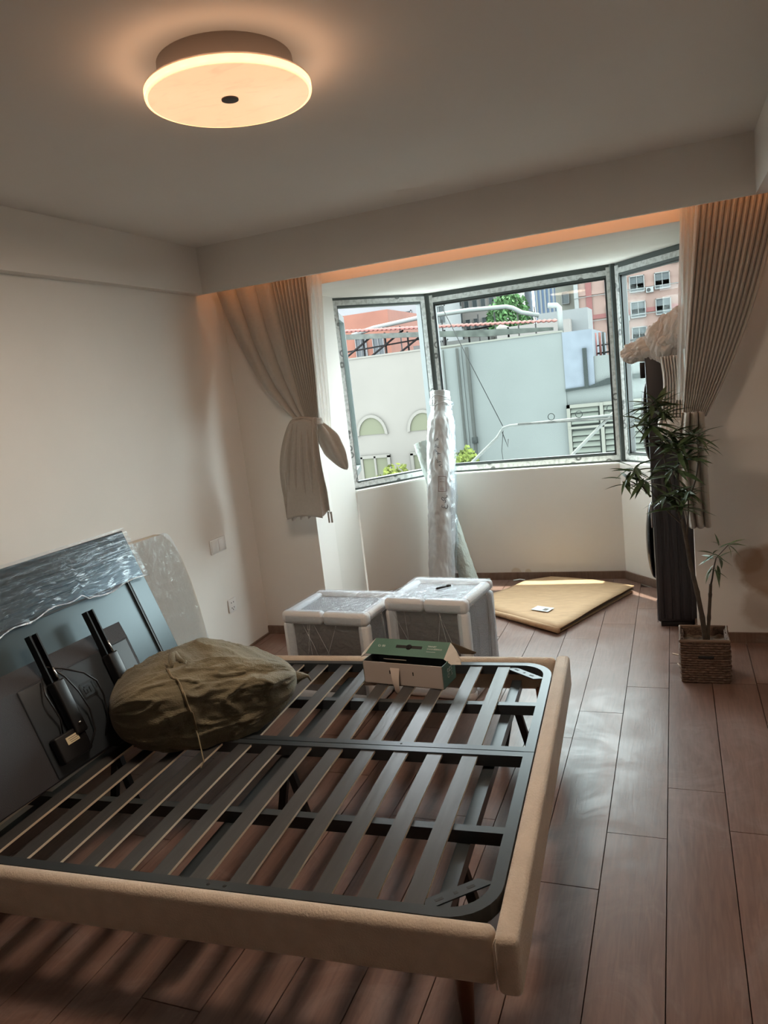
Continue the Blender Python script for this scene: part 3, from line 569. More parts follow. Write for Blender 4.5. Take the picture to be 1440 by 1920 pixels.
# ------------------------------------------------------------------ two foam edged, film wrapped nightstands
def crate(name, label, fl_, fr, depth, h, group):
    a = Vector(fl_); b = Vector(fr); L = (b-a).length; rz = atan2(b.y-a.y, b.x-a.x)
    t = thing(name, label, 'nightstand', (a.x, a.y, 0), rz, group); B = lambda n, mb, m, p=t: mb.build(n, m, p, world=False)
    r = .06; ins = .024
    B('cabinet', MB().box(ins, L-ins, ins, depth-ins, .012, h-ins), M['crate'])
    B('top_panel', MB().box(r, L-r, r, depth-r, h-ins, h-ins+.004), M['bubdark'])
    B('side_panel', MB().box(L-ins, L-ins+.003, r, depth-r, r, h-r), M['bubdark'])
    for y0_, y1_ in ((0, r), (depth-r, depth)):
        if y0_ == 0:
            B('foam_edge', MB().rbox(0, L*.48, y0_, y1_, h-r*1.15, h, r=.021), M['foam']); B('foam_edge', MB().rbox(L*.49, L, y0_-.002, y1_, h-r*1.15, h, r=.021), M['foam'])
        else: B('foam_edge', MB().rbox(0, L, y0_, y1_, h-r*.9, h, r=.021), M['foam'])
        B('foam_edge', MB().rbox(0, L, y0_, y1_, 0, r, r=.021), M['foam'])
    for x0_, x1_ in ((0, r), (L-r, L)):
        B('foam_edge', MB().rbox(x0_, x1_, r*.7, depth-r*.7, h-r*.9, h-.003, r=.021), M['foam']); B('foam_edge', MB().rbox(x0_, x1_, r*.7, depth-r*.7, 0, r, r=.021), M['foam'])
        for y0_, y1_ in ((.001, r), (depth-r, depth-.001)): B('foam_edge', MB().rbox(x0_+.001, x1_-.001, y0_, y1_, r*.6, h-r, r=.019), M['foam'])
    def wf(face):
        def f(u, v):
            w = noise.noise(Vector((u*5+len(label), v*7, face)))*.006+noise.noise(Vector((u*16, v*22, face+3)))*.0035
            if face == 0: return (r*.5+(L-r)*u, -.004-abs(w), .03+(h-.05)*v)
            if face == 1: return (L+.004+abs(w), r*.5+(depth-r)*u, .03+(h-.05)*v)
            return (.01+(L-.02)*u, .01+(depth-.02)*v, h+.003+abs(w)*.8)
        return f
    fo = B('plastic_film', MB().grid(wf(0), 30, 26).grid(wf(1), 30, 26).grid(wf(2), 34, 28), film_mat('crate_film', clear=.86, rough=.15, bump=.8, bscale=26, milky=.07))
    # tight diagonal creases in the wrap
    cr = MB(); rr = random.Random(len(label))
    for k in range(5):
        x = rr.uniform(.05, L-.05); x2 = x+rr.uniform(-.14, .14); z = rr.uniform(.1, .25); cr.tube([(x, -.008, h-.06), ((x+x2)/2+.01, -.011, (h-.06+z)/2), (x2, -.008, z)], [.0006, .0016, .0006], n=5)
    for k in range(6):
        y = rr.uniform(.06, depth-.06); cr.tube([(L+.007, y, h-.03), (L+.009, y+.02, h*.6), (L+.007, y-.01, h*.25)], [.0006, .0015, .0006], n=5)
    B('film_crease', cr, film_mat('crease_film', clear=.6, rough=.2, bump=.2, bscale=30, milky=.18), fo)['kind'] = 'stuff'
    return t, rz, L
crate('wrapped_nightstand', 'left, lower wrapped nightstand with white foam edges, standing behind the bed near the left wall', (-1.965, 3.255), (-1.462, 3.215), .40, .5, 'foam edged nightstands behind the bed')
c2, rz2, L_2 = crate('wrapped_nightstand', 'right, nearer to the bay wrapped nightstand with white foam edges, a pen lying on it', (-1.438, 3.395), (-.985, 3.345), .41, .525, 'foam edged nightstands behind the bed')
def at2(x, y, z): return Matrix.Translation((-1.438, 3.395, 0)) @ Matrix.Rotation(rz2, 4, 'Z') @ Vector((x, y, z))
pen = thing('pen', 'short black pen lying on the wrapped top of the right nightstand', 'pen', at2(.25, .19, .533))
p0, p1 = at2(.235, .16, .537), at2(.285, .23, .537)
MB().tube([p0, p0.lerp(p1, .7)], .006, n=10).build('barrel', M['velcro'], pen); MB().tube([p0.lerp(p1, .7), p1], .0068, n=10).build('cap', M['black'], pen)
# ------------------------------------------------------------------ open green carton on the bed
GB = Vector((-1.318, 2.805, .33)); gz = atan2(-.04, .376)
gb = thing('green_carton', 'open green and white printed carton with a handle slot, sitting on the far bed slats', 'carton', GB, gz)
G = lambda n, mb, m, p=gb: mb.build(n, m, p, world=False)
GL, GD, GH, t_ = .378, .135, .1, .003
G('base_panel', MB().box(0, GL, 0, GD, 0, t_), M['greenin'])
fp = G('front_panel', MB().box(0, GL, 0, t_, 0, GH, fm=[0, 0, 0, 1, 0, 0]), [M['boxwhite'], M['greenin']])
G('back_panel', MB().box(0, GL, GD-t_, GD, 0, GH+.03, fm=[0, 0, 1, 0, 0, 0]), [M['greenbox'], M['greenin']])
G('side_panel', MB().box(0, t_, 0, GD, 0, GH, fm=[0]*5+[1]), [M['greenbox'], M['greenin']])
spn = G('side_panel', MB().box(GL-t_, GL, 0, GD, 0, GH, fm=[0, 0, 0, 0, 1, 0]), [M['greenbox'], M['greenin']])
# lid: hinged on the raised back, sloping forward over the opening
LT = Matrix.Translation((-.005, GD, GH+.055)) @ Matrix.Rotation(radians(34), 4, 'X')
lid = G('lid', MB().add([LT @ Vector(p) for p in ((.012, 0, 0), (GL-.005, 0, 0), (GL-.012, -.085, 0), (-.012, -.085, 0), (.012, 0, .002), (GL-.005, 0, .002), (GL-.012, -.085, .002), (-.012, -.085, .002))], [(0, 1, 2, 3), (7, 6, 5, 4), (0, 4, 5, 1), (1, 5, 6, 2), (2, 6, 7, 3), (3, 7, 4, 0)]), M['greenbox'])
sl = MB().box(.125, .25, -.045, -.03, .0022, .0026, T=LT).lathe([(.014, 0), (.014, .0004)], (0, 0, 0), 16); sl.v[-32:] = [tuple(LT @ (Vector(p)+Vector((.187, -.038, .0022)))) for p in sl.v[-32:]]
G('handle_slot', sl, M['darkhole'], lid)
tx = MB(); text_mb(tx, 'TEHNET', .011, LT @ Matrix.Translation((.275, -.032, .0024))); text_mb(tx, 'ENGINEERING', .011, LT @ Matrix.Translation((.275, -.045, .0024)))
tx.box(.275, .318, -.056, -.0545, .0022, .0026, T=LT)
text_mb(tx, 'O: 80', .016, LT @ Matrix.Translation((.035, -.045, .0024)))
G('print', tx, M['white_ink'], lid)['kind'] = 'stuff'
G('lid_tab', MB().add([(.1, .012, GH+.012), (.21, .012, GH+.012), (.2, .03, GH+.002), (.11, .03, GH+.002), (.1, .012, GH+.014), (.21, .012, GH+.014), (.2, .03, GH+.004), (.11, .03, GH+.004)], [(0, 1, 2, 3), (7, 6, 5, 4), (0, 4, 5, 1), (1, 5, 6, 2), (2, 6, 7, 3), (3, 7, 4, 0)]), M['boxwhite2'])
def flap(pts, m, nm='end_flap', pa=gb):
    mb = MB(); n = len(pts); P = [Vector(p) for p in pts]; nn = (P[1]-P[0]).cross(P[2]-P[0]).normalized()*.0015
    mb.add([p-nn for p in P]+[p+nn for p in P], [tuple(range(n)), tuple(reversed(range(n, 2*n)))]+[(i, (i+1) % n, n+(i+1) % n, n+i) for i in range(n)]); return G(nm, mb, m, pa)
A_ = LT @ Vector((GL-.005, 0, 0)); B_ = LT @ Vector((GL-.012, -.085, 0))
flap([A_, A_+Vector((.03, -.02, -.025)), A_+Vector((.055, -.04, -.055)), A_+Vector((.06, -.05, -.075)), B_+Vector((.03, .0, -.022)), B_], M['boxwhite2'])
C_ = LT @ Vector((.012, 0, 0)); D_ = LT @ Vector((-.012, -.085, 0))
flap([C_, D_, D_+Vector((-.026, .0, -.018)), D_+Vector((-.028, .02, -.01)), C_+Vector((-.02, -.02, -.02))], M['boxwhite2'])
flap([A_+Vector((0, .004, .0)), A_+Vector((.05, .01, -.02)), A_+Vector((.105, .02, -.045)), A_+Vector((.09, .02, -.052)), A_+Vector((.04, .01, -.05))], M['kraftd'])
tp = MB(); tp.grid(lambda u, v: (.135+.045*u+.012*v*(.5-u)*0+(.03*v*(1-u)), -.004-.018*sin(pi*v*.8), GH-.02-v*.115), 5, 12); G('tape_strip', tp, mat('limp_tape', (.6, .52, .46), .4), fp)
for xs in (.128, .238): G('tab_slot', MB().box(xs, xs+.005, -.0005, 0, .05, .066), M['darkhole'], fp)
vt = MB()
for r_, row in enumerate(('OZS', 'CIS')):
    for c_, ch in enumerate(row):
        text_mb(vt, ch, .026, Matrix.Translation((GL+.0006, .045+.02*c_, .055-.024*r_)) @ Matrix.Rotation(pi/2, 4, 'Z') @ Matrix.Rotation(pi/2, 4, 'X'))
G('print', vt, M['white_ink'], spn)['kind'] = 'stuff'
# ------------------------------------------------------------------ flattened cardboard on the bay floor
cb = thing('flattened_carton', 'large flattened brown cardboard sheet with a pale label on the bay floor', 'cardboard', (-.85, 4.95, 0))
cp = [(-1.285, 4.75), (-.712, 4.335), (-.318, 5.2), (-.62, 5.38), (-.93, 5.49), (-1.1, 5.4), (-1.19, 5.21), (-1.31, 5.0)]
def sheet(z0, bend, name, m, shrink=0):
    cx, cyy = sum(p[0] for p in cp)/len(cp), sum(p[1] for p in cp)/len(cp); P = [(cx+(x-cx)*(1-shrink), cyy+(y-cyy)*(1-shrink)) for x, y in cp]
    mb = MB(); n = len(P); R = 6; vs = [(cx, cyy, z0+bend(cx, cyy))]
    Q = []
    for i in range(n):
        a, b = Vector(P[i]), Vector(P[(i+1) % n]); Q += [a.lerp(b, k/5) for k in range(5)]
    N = len(Q)
    for rI in range(1, R+1):
        for q in Q: x = cx+(q.x-cx)*rI/R; y = cyy+(q.y-cyy)*rI/R; vs.append((x, y, z0+bend(x, y)))
    fs = [(0, 1+i, 1+(i+1) % N) for i in range(N)]
    for rI in range(R-1):
        for i in range(N): a = 1+rI*N+i; b = 1+rI*N+(i+1) % N; fs.append((a, b, b+N, a+N))
    m_ = mb.add(vs, fs, 0, True).build(name, m, cb, solid=.005); return m_
bnd = lambda x, y: .012*max(0, noise.noise(Vector((x*2, y*2, 1))))+.02*max(0, (x+.85)*.9+(y-4.9)*.2)+.02*max(0, (-.9-x))*max(0, 5.2-y)*2
sheet(.038, bnd, 'top_sheet', M['kraft']); sheet(.006, lambda x, y: .004+.0*x, 'bottom_sheet', M['kraft'], .015); sheet(.022, lambda x, y: bnd(x, y)*.6, 'middle_sheet', M['kraftd'], .008)
MB().tube([(-1.285, 4.745, .022), (-1.0, 4.54, .026), (-.715, 4.333, .028)], .018, n=10).build('folded_edge', M['kraft'], cb)
lbT = Matrix.Translation((-.875, 4.69, .0)) @ Matrix.Rotation(radians(-22), 4, 'Z')
zl = .038+bnd(-.83, 4.72)+.007
MB().box(-.055, .07, -.035, .05, zl, zl+.001, T=lbT).build('label_sticker', M['label'], cb)
MB().box(.02, .05, -.02, .02, zl+.0011, zl+.0014, T=lbT).build('label_print', M['steel'], cb)
# ------------------------------------------------------------------ wrapped rolls leaning at the bay window
def roll(name, label, base, top, r, m, seed, col_parts):
    base, top = Vector(base), Vector(top); t = thing(name, label, 'roll', (base.x, base.y, 0)); ax_ = (top-base).normalized(); q = ax_.cross(Vector((0, 1, 0))).normalized(); w = q.cross(ax_)
    def f(u, v):
        a = 2*pi*u; z3 = Vector((cos(a)*1.6, sin(a)*1.6, v*8+seed)); rr = r(v)*(1+.09*noise.noise(z3)+.07*(max(0, .5-abs(noise.noise(z3*2.1)*2)))+.05*noise.noise(Vector((cos(a)*4, sin(a)*4, v*30+seed))))
        c = base.lerp(top, v); p = c+q*rr*cos(a)+w*rr*sin(a); p.z = max(p.z, .001) if v < .05 else p.z; return p
    mb = MB().grid(f, 72, 200, wrap=True); mb.f += [tuple(reversed(range(72))), tuple(199*72+i for i in range(72))]; mb.mi += [0, 0]; mb.sm += [False, False]
    mb.build('wrapping', m, t); return t, f, q, w
def rprof(v): return .088+.012*sin(pi*v)-(.02 if v > .86 else 0)*min(1, (v-.86)/.04 if v > .86 else 0)+(.006 if v > .93 else 0)
rl, rf, rq, rw = roll('wrapped_roll', 'tall white plastic-wrapped roll leaning against the bay sill, S3 written on it', (-1.64, 4.98, .0), (-1.625, 5.39, 1.5), rprof, M['rollf'], 3, None)
def on_roll(u, v, o=.004): p = rf(u, v); c = Vector((-1.64, 4.98, 0)).lerp(Vector((-1.625, 5.39, 1.5)), v); return p+(p-c).normalized()*o
camdir = None
# find the angle u that faces the room
best = min(range(80), key=lambda k: (rf(k/80, .6)-Vector((0, 0, 1.6))).length); UF = best/80
def curve_on(pts, w=.0022):
    mb = MB(); return mb.tube([on_roll(UF+du, v, .0045) for du, v in pts], w, n=5)
sgn = 1 if (rf(UF+.05, .6)-rf(UF, .6)).dot(Vector((cy, sy, 0))) > 0 else -1
def stroke(mb, pts, w=.0022): mb.tube([on_roll(UF+sgn*du, v, .004) for du, v in pts], w, n=5)
wr = MB(); 
# handwriting turned on its side: S and 3
stroke(wr, [(.075, .497), (.078, .487), (.045, .482), (.02, .488), (.012, .479), (.03, .471), (.05, .476), (.06, .467), (.05, .46)])
stroke(wr, [(.02, .452), (.015, .441), (.035, .437), (.045, .444), (.05, .436), (.07, .434), (.082, .445), (.078, .452)])
rr_ = random.Random(5)
for (v0, du) in ((.755, -.04), (.73, -.035), (.705, -.03), (.682, -.02), (.66, -.012), (.64, 0.0)):
    stroke(wr, [(du+rr_.uniform(-.03, .03), v0+rr_.uniform(-.012, .012)) for _ in range(5)], .0016)
wr.build('handwriting', M['ink'], rl)
lbm = MB()
for a, b in (((-.02, .515), (-.02, .585)), ((.07, .515), (.07, .585)), ((-.02, .515), (.07, .515)), ((-.02, .585), (.07, .585))):
    lbm.tube([on_roll(UF+sgn*(a[0]+(b[0]-a[0])*k/5), a[1]+(b[1]-a[1])*k/5, .003) for k in range(6)], .0018, n=5)
for vv_ in (.572, .56, .53, .524): lbm.tube([on_roll(UF+sgn*(-.005+.055*k/4), vv_, .003) for k in range(5)], .0012, n=5)
lbm.build('printed_label', mat('brown_print', (.2, .12, .11), .6), rl)
def loosef(u, v):
    vv2 = .02+.93*v; a = UF+sgn*(.12+.3*u); return on_roll(a, vv2, .008+.018*abs(noise.noise(Vector((u*3, v*9, 7))))+.01*abs(noise.noise(Vector((u*9, v*30, 2)))))
MB().grid(loosef, 20, 90).build('loose_film', M['film2'], rl)
bd = MB()
for k in range(3): 
    v0 = .935+.018*k; bd.tube([on_roll(j/24, v0+.006*sin(j*.9+k*2), .001) for j in range(24)], .004, n=5, closed=True)
bd.build('neck_wrap', M['rollf'], rl)
roll('foam_roll', 'thinner grey-green foam roll leaning behind the white wrapped roll', (-1.46, 5.2, 0), (-1.80, 5.365, 1.14), lambda v: .062+.004*sin(pi*v), M['roll2'], 9, None)
# ------------------------------------------------------------------ curtains
def curtain(name, label, xl, xr, tl, tr_, ztop, ztie, y, npl, amp, m, curveL=1.0, curveR=1.0, group=None, dy=0, nu=200, nv=60, wide=None, phs=None):
    def xa(s):
        if wide: return wide(s)
        return xl+(xr-xl)*s
    def f(u, v):
        tau = v; bl = curveL*(1-u)+curveR*u; g = tau if bl <= 1 else (.62*tau+.38*tau**bl)
        x = xa(u)*(1-g)+(tl+(tr_-tl)*u)*g; z = ztop+(ztie-ztop)*tau
        w = amp*(1-.55*tau); ph = 2*pi*npl*(phs(u) if phs else u)+.5*sin(3*u+2*tau)
        s = abs(sin(ph/2))**.45*2-1.2; yy = y+dy*tau-w*s*(1-.3*noise.noise(Vector((u*6, 0, 1))))+.01*noise.noise(Vector((u*5, tau*3, 2)))
        x += .12*w*sin(ph)*(1-tau*.5)
        return (x, yy, z)
    return f
def gather(name, base, parts): pass
# left drape
lc = thing('drape', 'left greige drape tied halfway up, its short end hanging free', 'curtain', (-2.1, 4.14, .8), group='greige drapes at the bay')
wl = lambda s: -2.66+.42*(s/.45) if s < .45 else -2.24+.26*((s-.45)/.55)
f1 = curtain('', '', 0, 0, -2.19, -2.03, 2.36, 1.44, 4.14, 13, .022, None, curveL=4.2, curveR=1.0, wide=wl, phs=lambda u: u*.22/.45 if u < .45 else .22+.78*(u-.45)/.55)
MB().grid(f1, 240, 70).build('gathered_panel', M['curtain'], lc, solid=.003)
def tail_f(x0t, x1t, x0b, x1b, zt, zb, y, npl, amp, bulge, seed):
    def f(u, v):
        k = v**.55; xa, xb = x0t+(x0b-x0t)*k, x1t+(x1b-x1t)*v**.8
        x = xa+(xb-xa)*u-(bulge*sin(pi*v)*(1-u)); ph = 2*pi*npl*(u**1.3)+seed
        z = zt+(zb-zt)*v+(.012*sin(ph)*v if npl else 0)+.03*(u)*v
        return (x, y-.02-.03*sin(pi*min(1, v*1.3))+amp*(.4+.6*v)*sin(ph)-.02*sin(pi*u), z)
    return f
MB().grid(tail_f(-2.2, -2.03, -2.335, -2.02, 1.455, .83, 4.12, 5.5, .022, .03, .4), 140, 60).build('hanging_end', M['curtain'], lc, solid=.004)
def bulb(u, v):
    a = 2*pi*u; t = v; r = .055*sin(pi*min(1, t*.97+.03))**.6*(1-.1*t); c = Vector((-2.06, 4.15, 1.43)).lerp(Vector((-1.905, 4.18, 1.11)), t)
    k = 1+.18*sin(5*a+4*t)+.12*noise.noise(Vector((cos(a), sin(a), t*4))); return (c.x+r*1.15*cos(a)*k, c.y+r*sin(a)*.7*k, c.z+r*.35*cos(a)*k)
MB().grid(bulb, 60, 40, wrap=True).build('bunched_loop', M['curtain'], lc)
kn = MB()
for k in range(4): 
    z = 1.435+.008*k; kn.tube([(-2.11+.095*cos(a), 4.13+.045*sin(a)+.004*sin(3*a+k), z-.03*cos(a)*.3-.012*abs(cos(a))) for a in [2*pi*j/28 for j in range(28)]], .008, n=6, closed=True)
kn.build('tie_fold', M['curtain'], lc)
def left_over(u, v):  # the fold that wraps over the knot and falls in front
    x = -2.205+.15*u-(.10*(1-u))*v**.7; z = 1.452-.018*(2*u-1)**2-.6*v*(1-.0*u); return (x, 4.075-.012*sin(pi*u)-.01*v+.006*sin(6*u+5*v), z)
MB().grid(left_over, 40, 40).build('front_fold', M['curtain'], lc, solid=.004)
for xx in (-2.055, -2.035): MB().box(xx, xx+.012, 4.13, 4.133, .79, .86).build('fringe_tab', M['curtain'], lc)
# right drape
rc = thing('drape', 'right greige drape with many narrow pleats, tied low behind the plant', 'curtain', (.1, 4.12, .7), group='greige drapes at the bay')
f2 = curtain('', '', .14, .53, .03, .145, 2.36, 1.26, 4.13, 14, .017, None, curveL=1.0, curveR=2.6)
MB().grid(f2, 300, 80).build('gathered_panel', M['curtain'], rc, solid=.003)
def tail_r(u, v):
    x = .03+.10*u+(.0*v)-.0*v; xx = x+(-.02+.012*u)*v+.02*v; ph = 2*pi*3*u; return (xx-.03*sin(pi*v)*(1-u), 4.1+.02*sin(ph)-.02*sin(pi*u), 1.29-.6*v)
MB().grid(tail_r, 60, 40).build('hanging_end', M['curtain'], rc, solid=.004)
# sheers
ls = thing('sheer_curtain', 'pale sheer strip hanging beside the inner edge of the left drape', 'curtain', (-2.0, 4.2, .8), group='white sheer curtains')
fs = curtain('', '', -2.06, -1.93, -2.06, -1.99, 2.38, 1.3, 4.2, 4, .012, None)
MB().grid(fs, 60, 40).build('sheer_cloth', M['sheer'], ls)
rs = thing('sheer_curtain', 'white sheer curtain knotted and thrown over the tall black machine by the bay', 'curtain', (0, 4.3, 1.0), group='white sheer curtains')
fs2 = curtain('', '', .07, .19, .005, .1, 2.38, 1.35, 4.2, 5, .014, None, curveR=1.5)
MB().grid(fs2, 80, 50).build('sheer_cloth', M['sheer'], rs)
def knotm(c, r, seed, sx=1, sy_=1, sz=1, tw=5):
    def f(u, v):
        a, b = 2*pi*u, pi*v; d = Vector((sin(b)*cos(a), sin(b)*sin(a), cos(b)))
        fl_ = noise.noise(d*1.6+Vector((seed, 1, 0))); fd = abs(sin(pi*tw*1.7*(u+.35*v)+2.2*fl_+seed)); k = 1+.22*fl_+.13*fd**.7+.05*abs(sin(pi*tw*4.1*(u+.5*v)+3*fl_))-.12*max(0, 1-7*abs(noise.noise(d*1.4+Vector((0, seed, 3)))))
        return (c[0]+d.x*r*sx*k, c[1]+d.y*r*sy_*k, c[2]+d.z*r*sz*k)
    return f
sc2 = mat('bunched_sheer', (.62, .61, .59), .85, bump=.5, bscale=60, stretch=(1, 1, .4))
MB().grid(knotm((-.035, 4.5, 1.67), .085, 1, 1.05, .9, 1.35, 6), 150, 110, wrap=True).grid(knotm((-.13, 4.55, 1.63), .068, 4, 1.2, .9, .9, 5), 130, 90, wrap=True).grid(knotm((-.21, 4.56, 1.62), .045, 8, 1.3, .9, 1.1, 4), 110, 80, wrap=True).grid(knotm((.03, 4.45, 1.72), .075, 12, .9, .9, 1.3, 6), 120, 90, wrap=True).build('knotted_bunch', sc2, rs)
def drop(u, v):
    x0 = -.07-.02*v+.0; x1 = .05+.01*v; x = x0+(x1-x0)*u+.02*sin(4*v)*(1-u); return (x, 4.4+.016*sin(2*pi*8*u+2*v)-.02*v, 1.58-.42*v)
MB().grid(drop, 100, 40).build('falling_pleats', sc2, rs, solid=.002)
MB().grid(knotm((-.0, 4.36, 1.17), .07, 21, 1.1, .8, 1.0, 5), 110, 80, wrap=True).build('lower_bunch', sc2, rs)
# ------------------------------------------------------------------ tall black upright machine
bm_ = thing('upright_machine', 'tall narrow black machine standing on end at the right edge of the bay', 'machine', (-.05, 4.6, 0))
MB().rbox(-.15, .052, 4.5, 4.8, .03, 1.62, r=.012, seg=3).build('body', M['blackbox'], bm_)
rbm = MB()
for k in range(5): x = -.138+.044*k; rbm.rbox(x, x+.028, 4.492, 4.503, .05, .92, r=.004, seg=2)
rbm.build('ribbed_panel', M['blackbox'], bm_)
MB().rbox(-.135, .045, 4.51, 4.78, 0, .032, r=.006, seg=2).build('foot_plate', M['black'], bm_)
def wheel(z0, z1, x0, yy):
    def f(u, v): a = 2*pi*u; t = v; w = sin(pi*t)**.45; return (x0-.005-.045*w*(.5+.5*cos(a))+.0, yy+.09*w*sin(a), z0+(z1-z0)*t)
    return f
MB().grid(wheel(.26, .74, -.15, 4.64), 32, 30, wrap=True).build('side_roller_cover', M['blackgl'], bm_)
MB().grid(wheel(.98, 1.45, -.14, 4.64), 32, 30, wrap=True).build('side_roller_cover', M['blackbox'], bm_)
MB().rbox(-.18, -.15, 4.56, 4.64, 1.47, 1.56, r=.006).build('latch_block', M['black'], bm_)
MB().rbox(-.162, -.15, 4.52, 4.56, .6, .74, r=.004).rbox(-.155, -.15, 4.52, 4.53, .02, .16, r=.002).build('chrome_catch', M['steel'], bm_)['label'] = 'chrome catch'
MB().rbox(.052, .063, 4.5, 4.515, .1, 1.5, r=.002).build('edge_strip', M['foam'], bm_)
# ------------------------------------------------------------------ potted plant
pl = thing('potted_plant', 'tall dark leafy plant with two cane trunks in a square brown wicker basket', 'plant', (.08, 3.8, 0))
bx0, bx1, by0, by1, bh = -.025, .187, 3.70, 3.905, .215
sb = MB(); nrow = 17
for k in range(nrow):
    z = .008+(bh-.016)*k/(nrow-1); pts = []; N = 44
    for side_ in range(4):
        for j in range(11):
            t = j/11; w = .0028*(1 if (j+k) % 2 else -1); bul = .004*sin(pi*k/(nrow-1))
            e = {0: (bx0+(bx1-bx0)*t, by0-w-bul), 1: (bx1+w+bul, by0+(by1-by0)*t), 2: (bx1-(bx1-bx0)*t, by1+w+bul), 3: (bx0-w-bul, by1-(by1-by0)*t)}[side_]; pts.append((e[0], e[1], z))
    sb.tube(pts, .0068, n=6, closed=True)
basket = sb.build('basket', M['wicker'], pl)
MB().box(bx0+.006, bx1-.006, by0+.006, by0+.012, .004, bh-.01).box(bx0+.006, bx1-.006, by1-.012, by1-.006, .004, bh-.01).box(bx0+.006, bx0+.012, by0+.006, by1-.006, .004, bh-.01).box(bx1-.012, bx1-.006, by0+.006, by1-.006, .004, bh-.01).build('basket_lining', M['wicker'], pl)
rim = MB(); rim.tube([(bx0-.003, by0-.003, bh), (bx1+.003, by0-.003, bh), (bx1+.003, by1+.003, bh), (bx0-.003, by1+.003, bh)], .0085, n=8, closed=True, sm=False); rim.build('rim', M['wrim'], pl)
MB().rbox(.05, .12, by0-.014, by0-.006, .13, .143, r=.003).build('handle_slot', M['darkhole'], pl)
MB().grid(lambda u, v: (bx0+.012+(bx1-bx0-.024)*u, by0+.012+(by1-by0-.024)*v, .175+.016*noise.noise(Vector((u*5, v*5, 0)))), 20, 20).build('soil', M['soil'], pl)
def cane(pts, r0, r1):
    L = len(pts); P = []; R_ = []; n = 6
    for i in range(L-1):
        for k in range(n): P.append(Vector(pts[i]).lerp(Vector(pts[i+1]), k/n)); R_.append(r0+(r1-r0)*(i+k/n)/(L-1)+(.0018 if k == 0 else 0))
    P.append(Vector(pts[-1])); R_.append(r1); return MB().tube(P, R_, n=10)
cane([(.09, 3.8, .17), (.078, 3.8, .3), (.06, 3.8, .43), (.035, 3.8, .57), (.02, 3.8, .70), (.005, 3.8, .80)], .0135, .008).build('trunk', M['trunk'], pl)
cane([(.098, 3.805, .17), (.108, 3.8, .3), (.118, 3.8, .42), (.122, 3.8, .47)], .009, .0075).build('trunk', M['trunk'], pl)
MB().tube([(.12, 3.8, .455), (.13, 3.8, .5), (.14, 3.8, .56), (.15, 3.8, .6)], [.005, .004, .0035, .003], n=8).build('branch', M['trunk'], pl)
brs = [((.02, 3.8, .7), (.045, 3.79, .85), (.035, 3.78, .95)), ((.0, 3.8, .78), (-.08, 3.79, .86), (-.13, 3.78, .95)), ((.0, 3.8, .8), (-.05, 3.8, 1.0), (-.09, 3.8, 1.3)), ((.035, 3.79, .9), (.1, 3.79, 1.0), (.09, 3.79, 1.18)), ((0, 3.8, .8), (-.0, 3.78, 1.0), (0, 3.78, 1.15)), ((-.13, 3.78, .92), (-.19, 3.77, 1.0), (-.2, 3.77, 1.06)), ((-.06, 3.8, 1.15), (-.14, 3.8, 1.2), (-.19, 3.79, 1.28))]
for b3 in brs:
    P = [Vector(b3[0])*(1-t)**2+Vector(b3[1])*2*t*(1-t)+Vector(b3[2])*t*t for t in [i/8 for i in range(9)]]
    MB().tube(P, [.005-.003*i/8 for i in range(9)], n=7).build('branch', M['trunk'], pl)
def leaf_mesh(name, m, w=.09):
    mb = MB(); n = 6; vs = []
    for k in range(n+1):
        t = k/n; ww = w*sin(pi*min(1, t**.8))*(1-.15*t); dz = -.22*t*t; vs += [(-ww, t, dz+ww*.35), (0, t, dz), (ww, t, dz+ww*.35)]
    fs = []
    for k in range(n): a = 3*k; fs += [(a, a+1, a+4, a+3), (a+1, a+2, a+5, a+4)]
    return mb.add(vs, fs, 0, True).mesh(name, m)
lm, lm2 = leaf_mesh('leaf', M['leaf'], .088), leaf_mesh('leaf', M['leaf2'], .14)
rl_ = random.Random(11); Pinv = wmat(pl).inverted(); cnt = 0
def cluster(c, n, ln_, droop=0, me=lm, spread=1.0, dirs=None):
    global cnt
    for k in range(n):
        az = 2*pi*k/n+rl_.uniform(-.3, .3); el = rl_.uniform(-.5, .7)*spread-droop
        d = Vector((cos(az)*cos(el), sin(az)*cos(el)*.8, sin(el))).normalized()
        q = d.to_track_quat('Y', 'Z').to_matrix().to_4x4() @ Matrix.Rotation(rl_.uniform(-.5, .5), 4, 'Y'); L = ln_*rl_.uniform(.8, 1.3)
        o = Vector(c)+Vector((rl_.uniform(-1, 1), rl_.uniform(-1, 1), rl_.uniform(-1, 1)))*.018
        inst(me, 'leaf', pl, Pinv @ (Matrix.Translation(o) @ q @ Matrix.Scale(L, 4))); cnt += 1
for c, n, L_ in (((-.09, 3.8, 1.36), 24, .13), ((-.115, 3.78, 1.27), 20, .13), ((-.03, 3.79, 1.2), 22, .12), ((.0, 3.78, 1.15), 24, .13), ((.07, 3.79, 1.2), 20, .11), ((.1, 3.78, 1.15), 12, .10), ((-.02, 3.78, 1.05), 16, .12), ((.03, 3.78, 1.1), 16, .12), ((-.08, 3.78, 1.32), 14, .12),
                 ((-.2, 3.77, 1.06), 18, .11), ((-.15, 3.77, 1.0), 18, .12), ((-.24, 3.77, 1.0), 9, .11), ((-.04, 3.78, .92), 18, .13), ((.03, 3.77, .93), 16, .12), ((.0, 3.77, .86), 12, .12)): cluster(c, n, L_)
cluster((.15, 3.8, .61), 9, .085, .0); cluster((.142, 3.8, .56), 6, .085, .9); cluster((.165, 3.8, .65), 3, .07, -1.0)
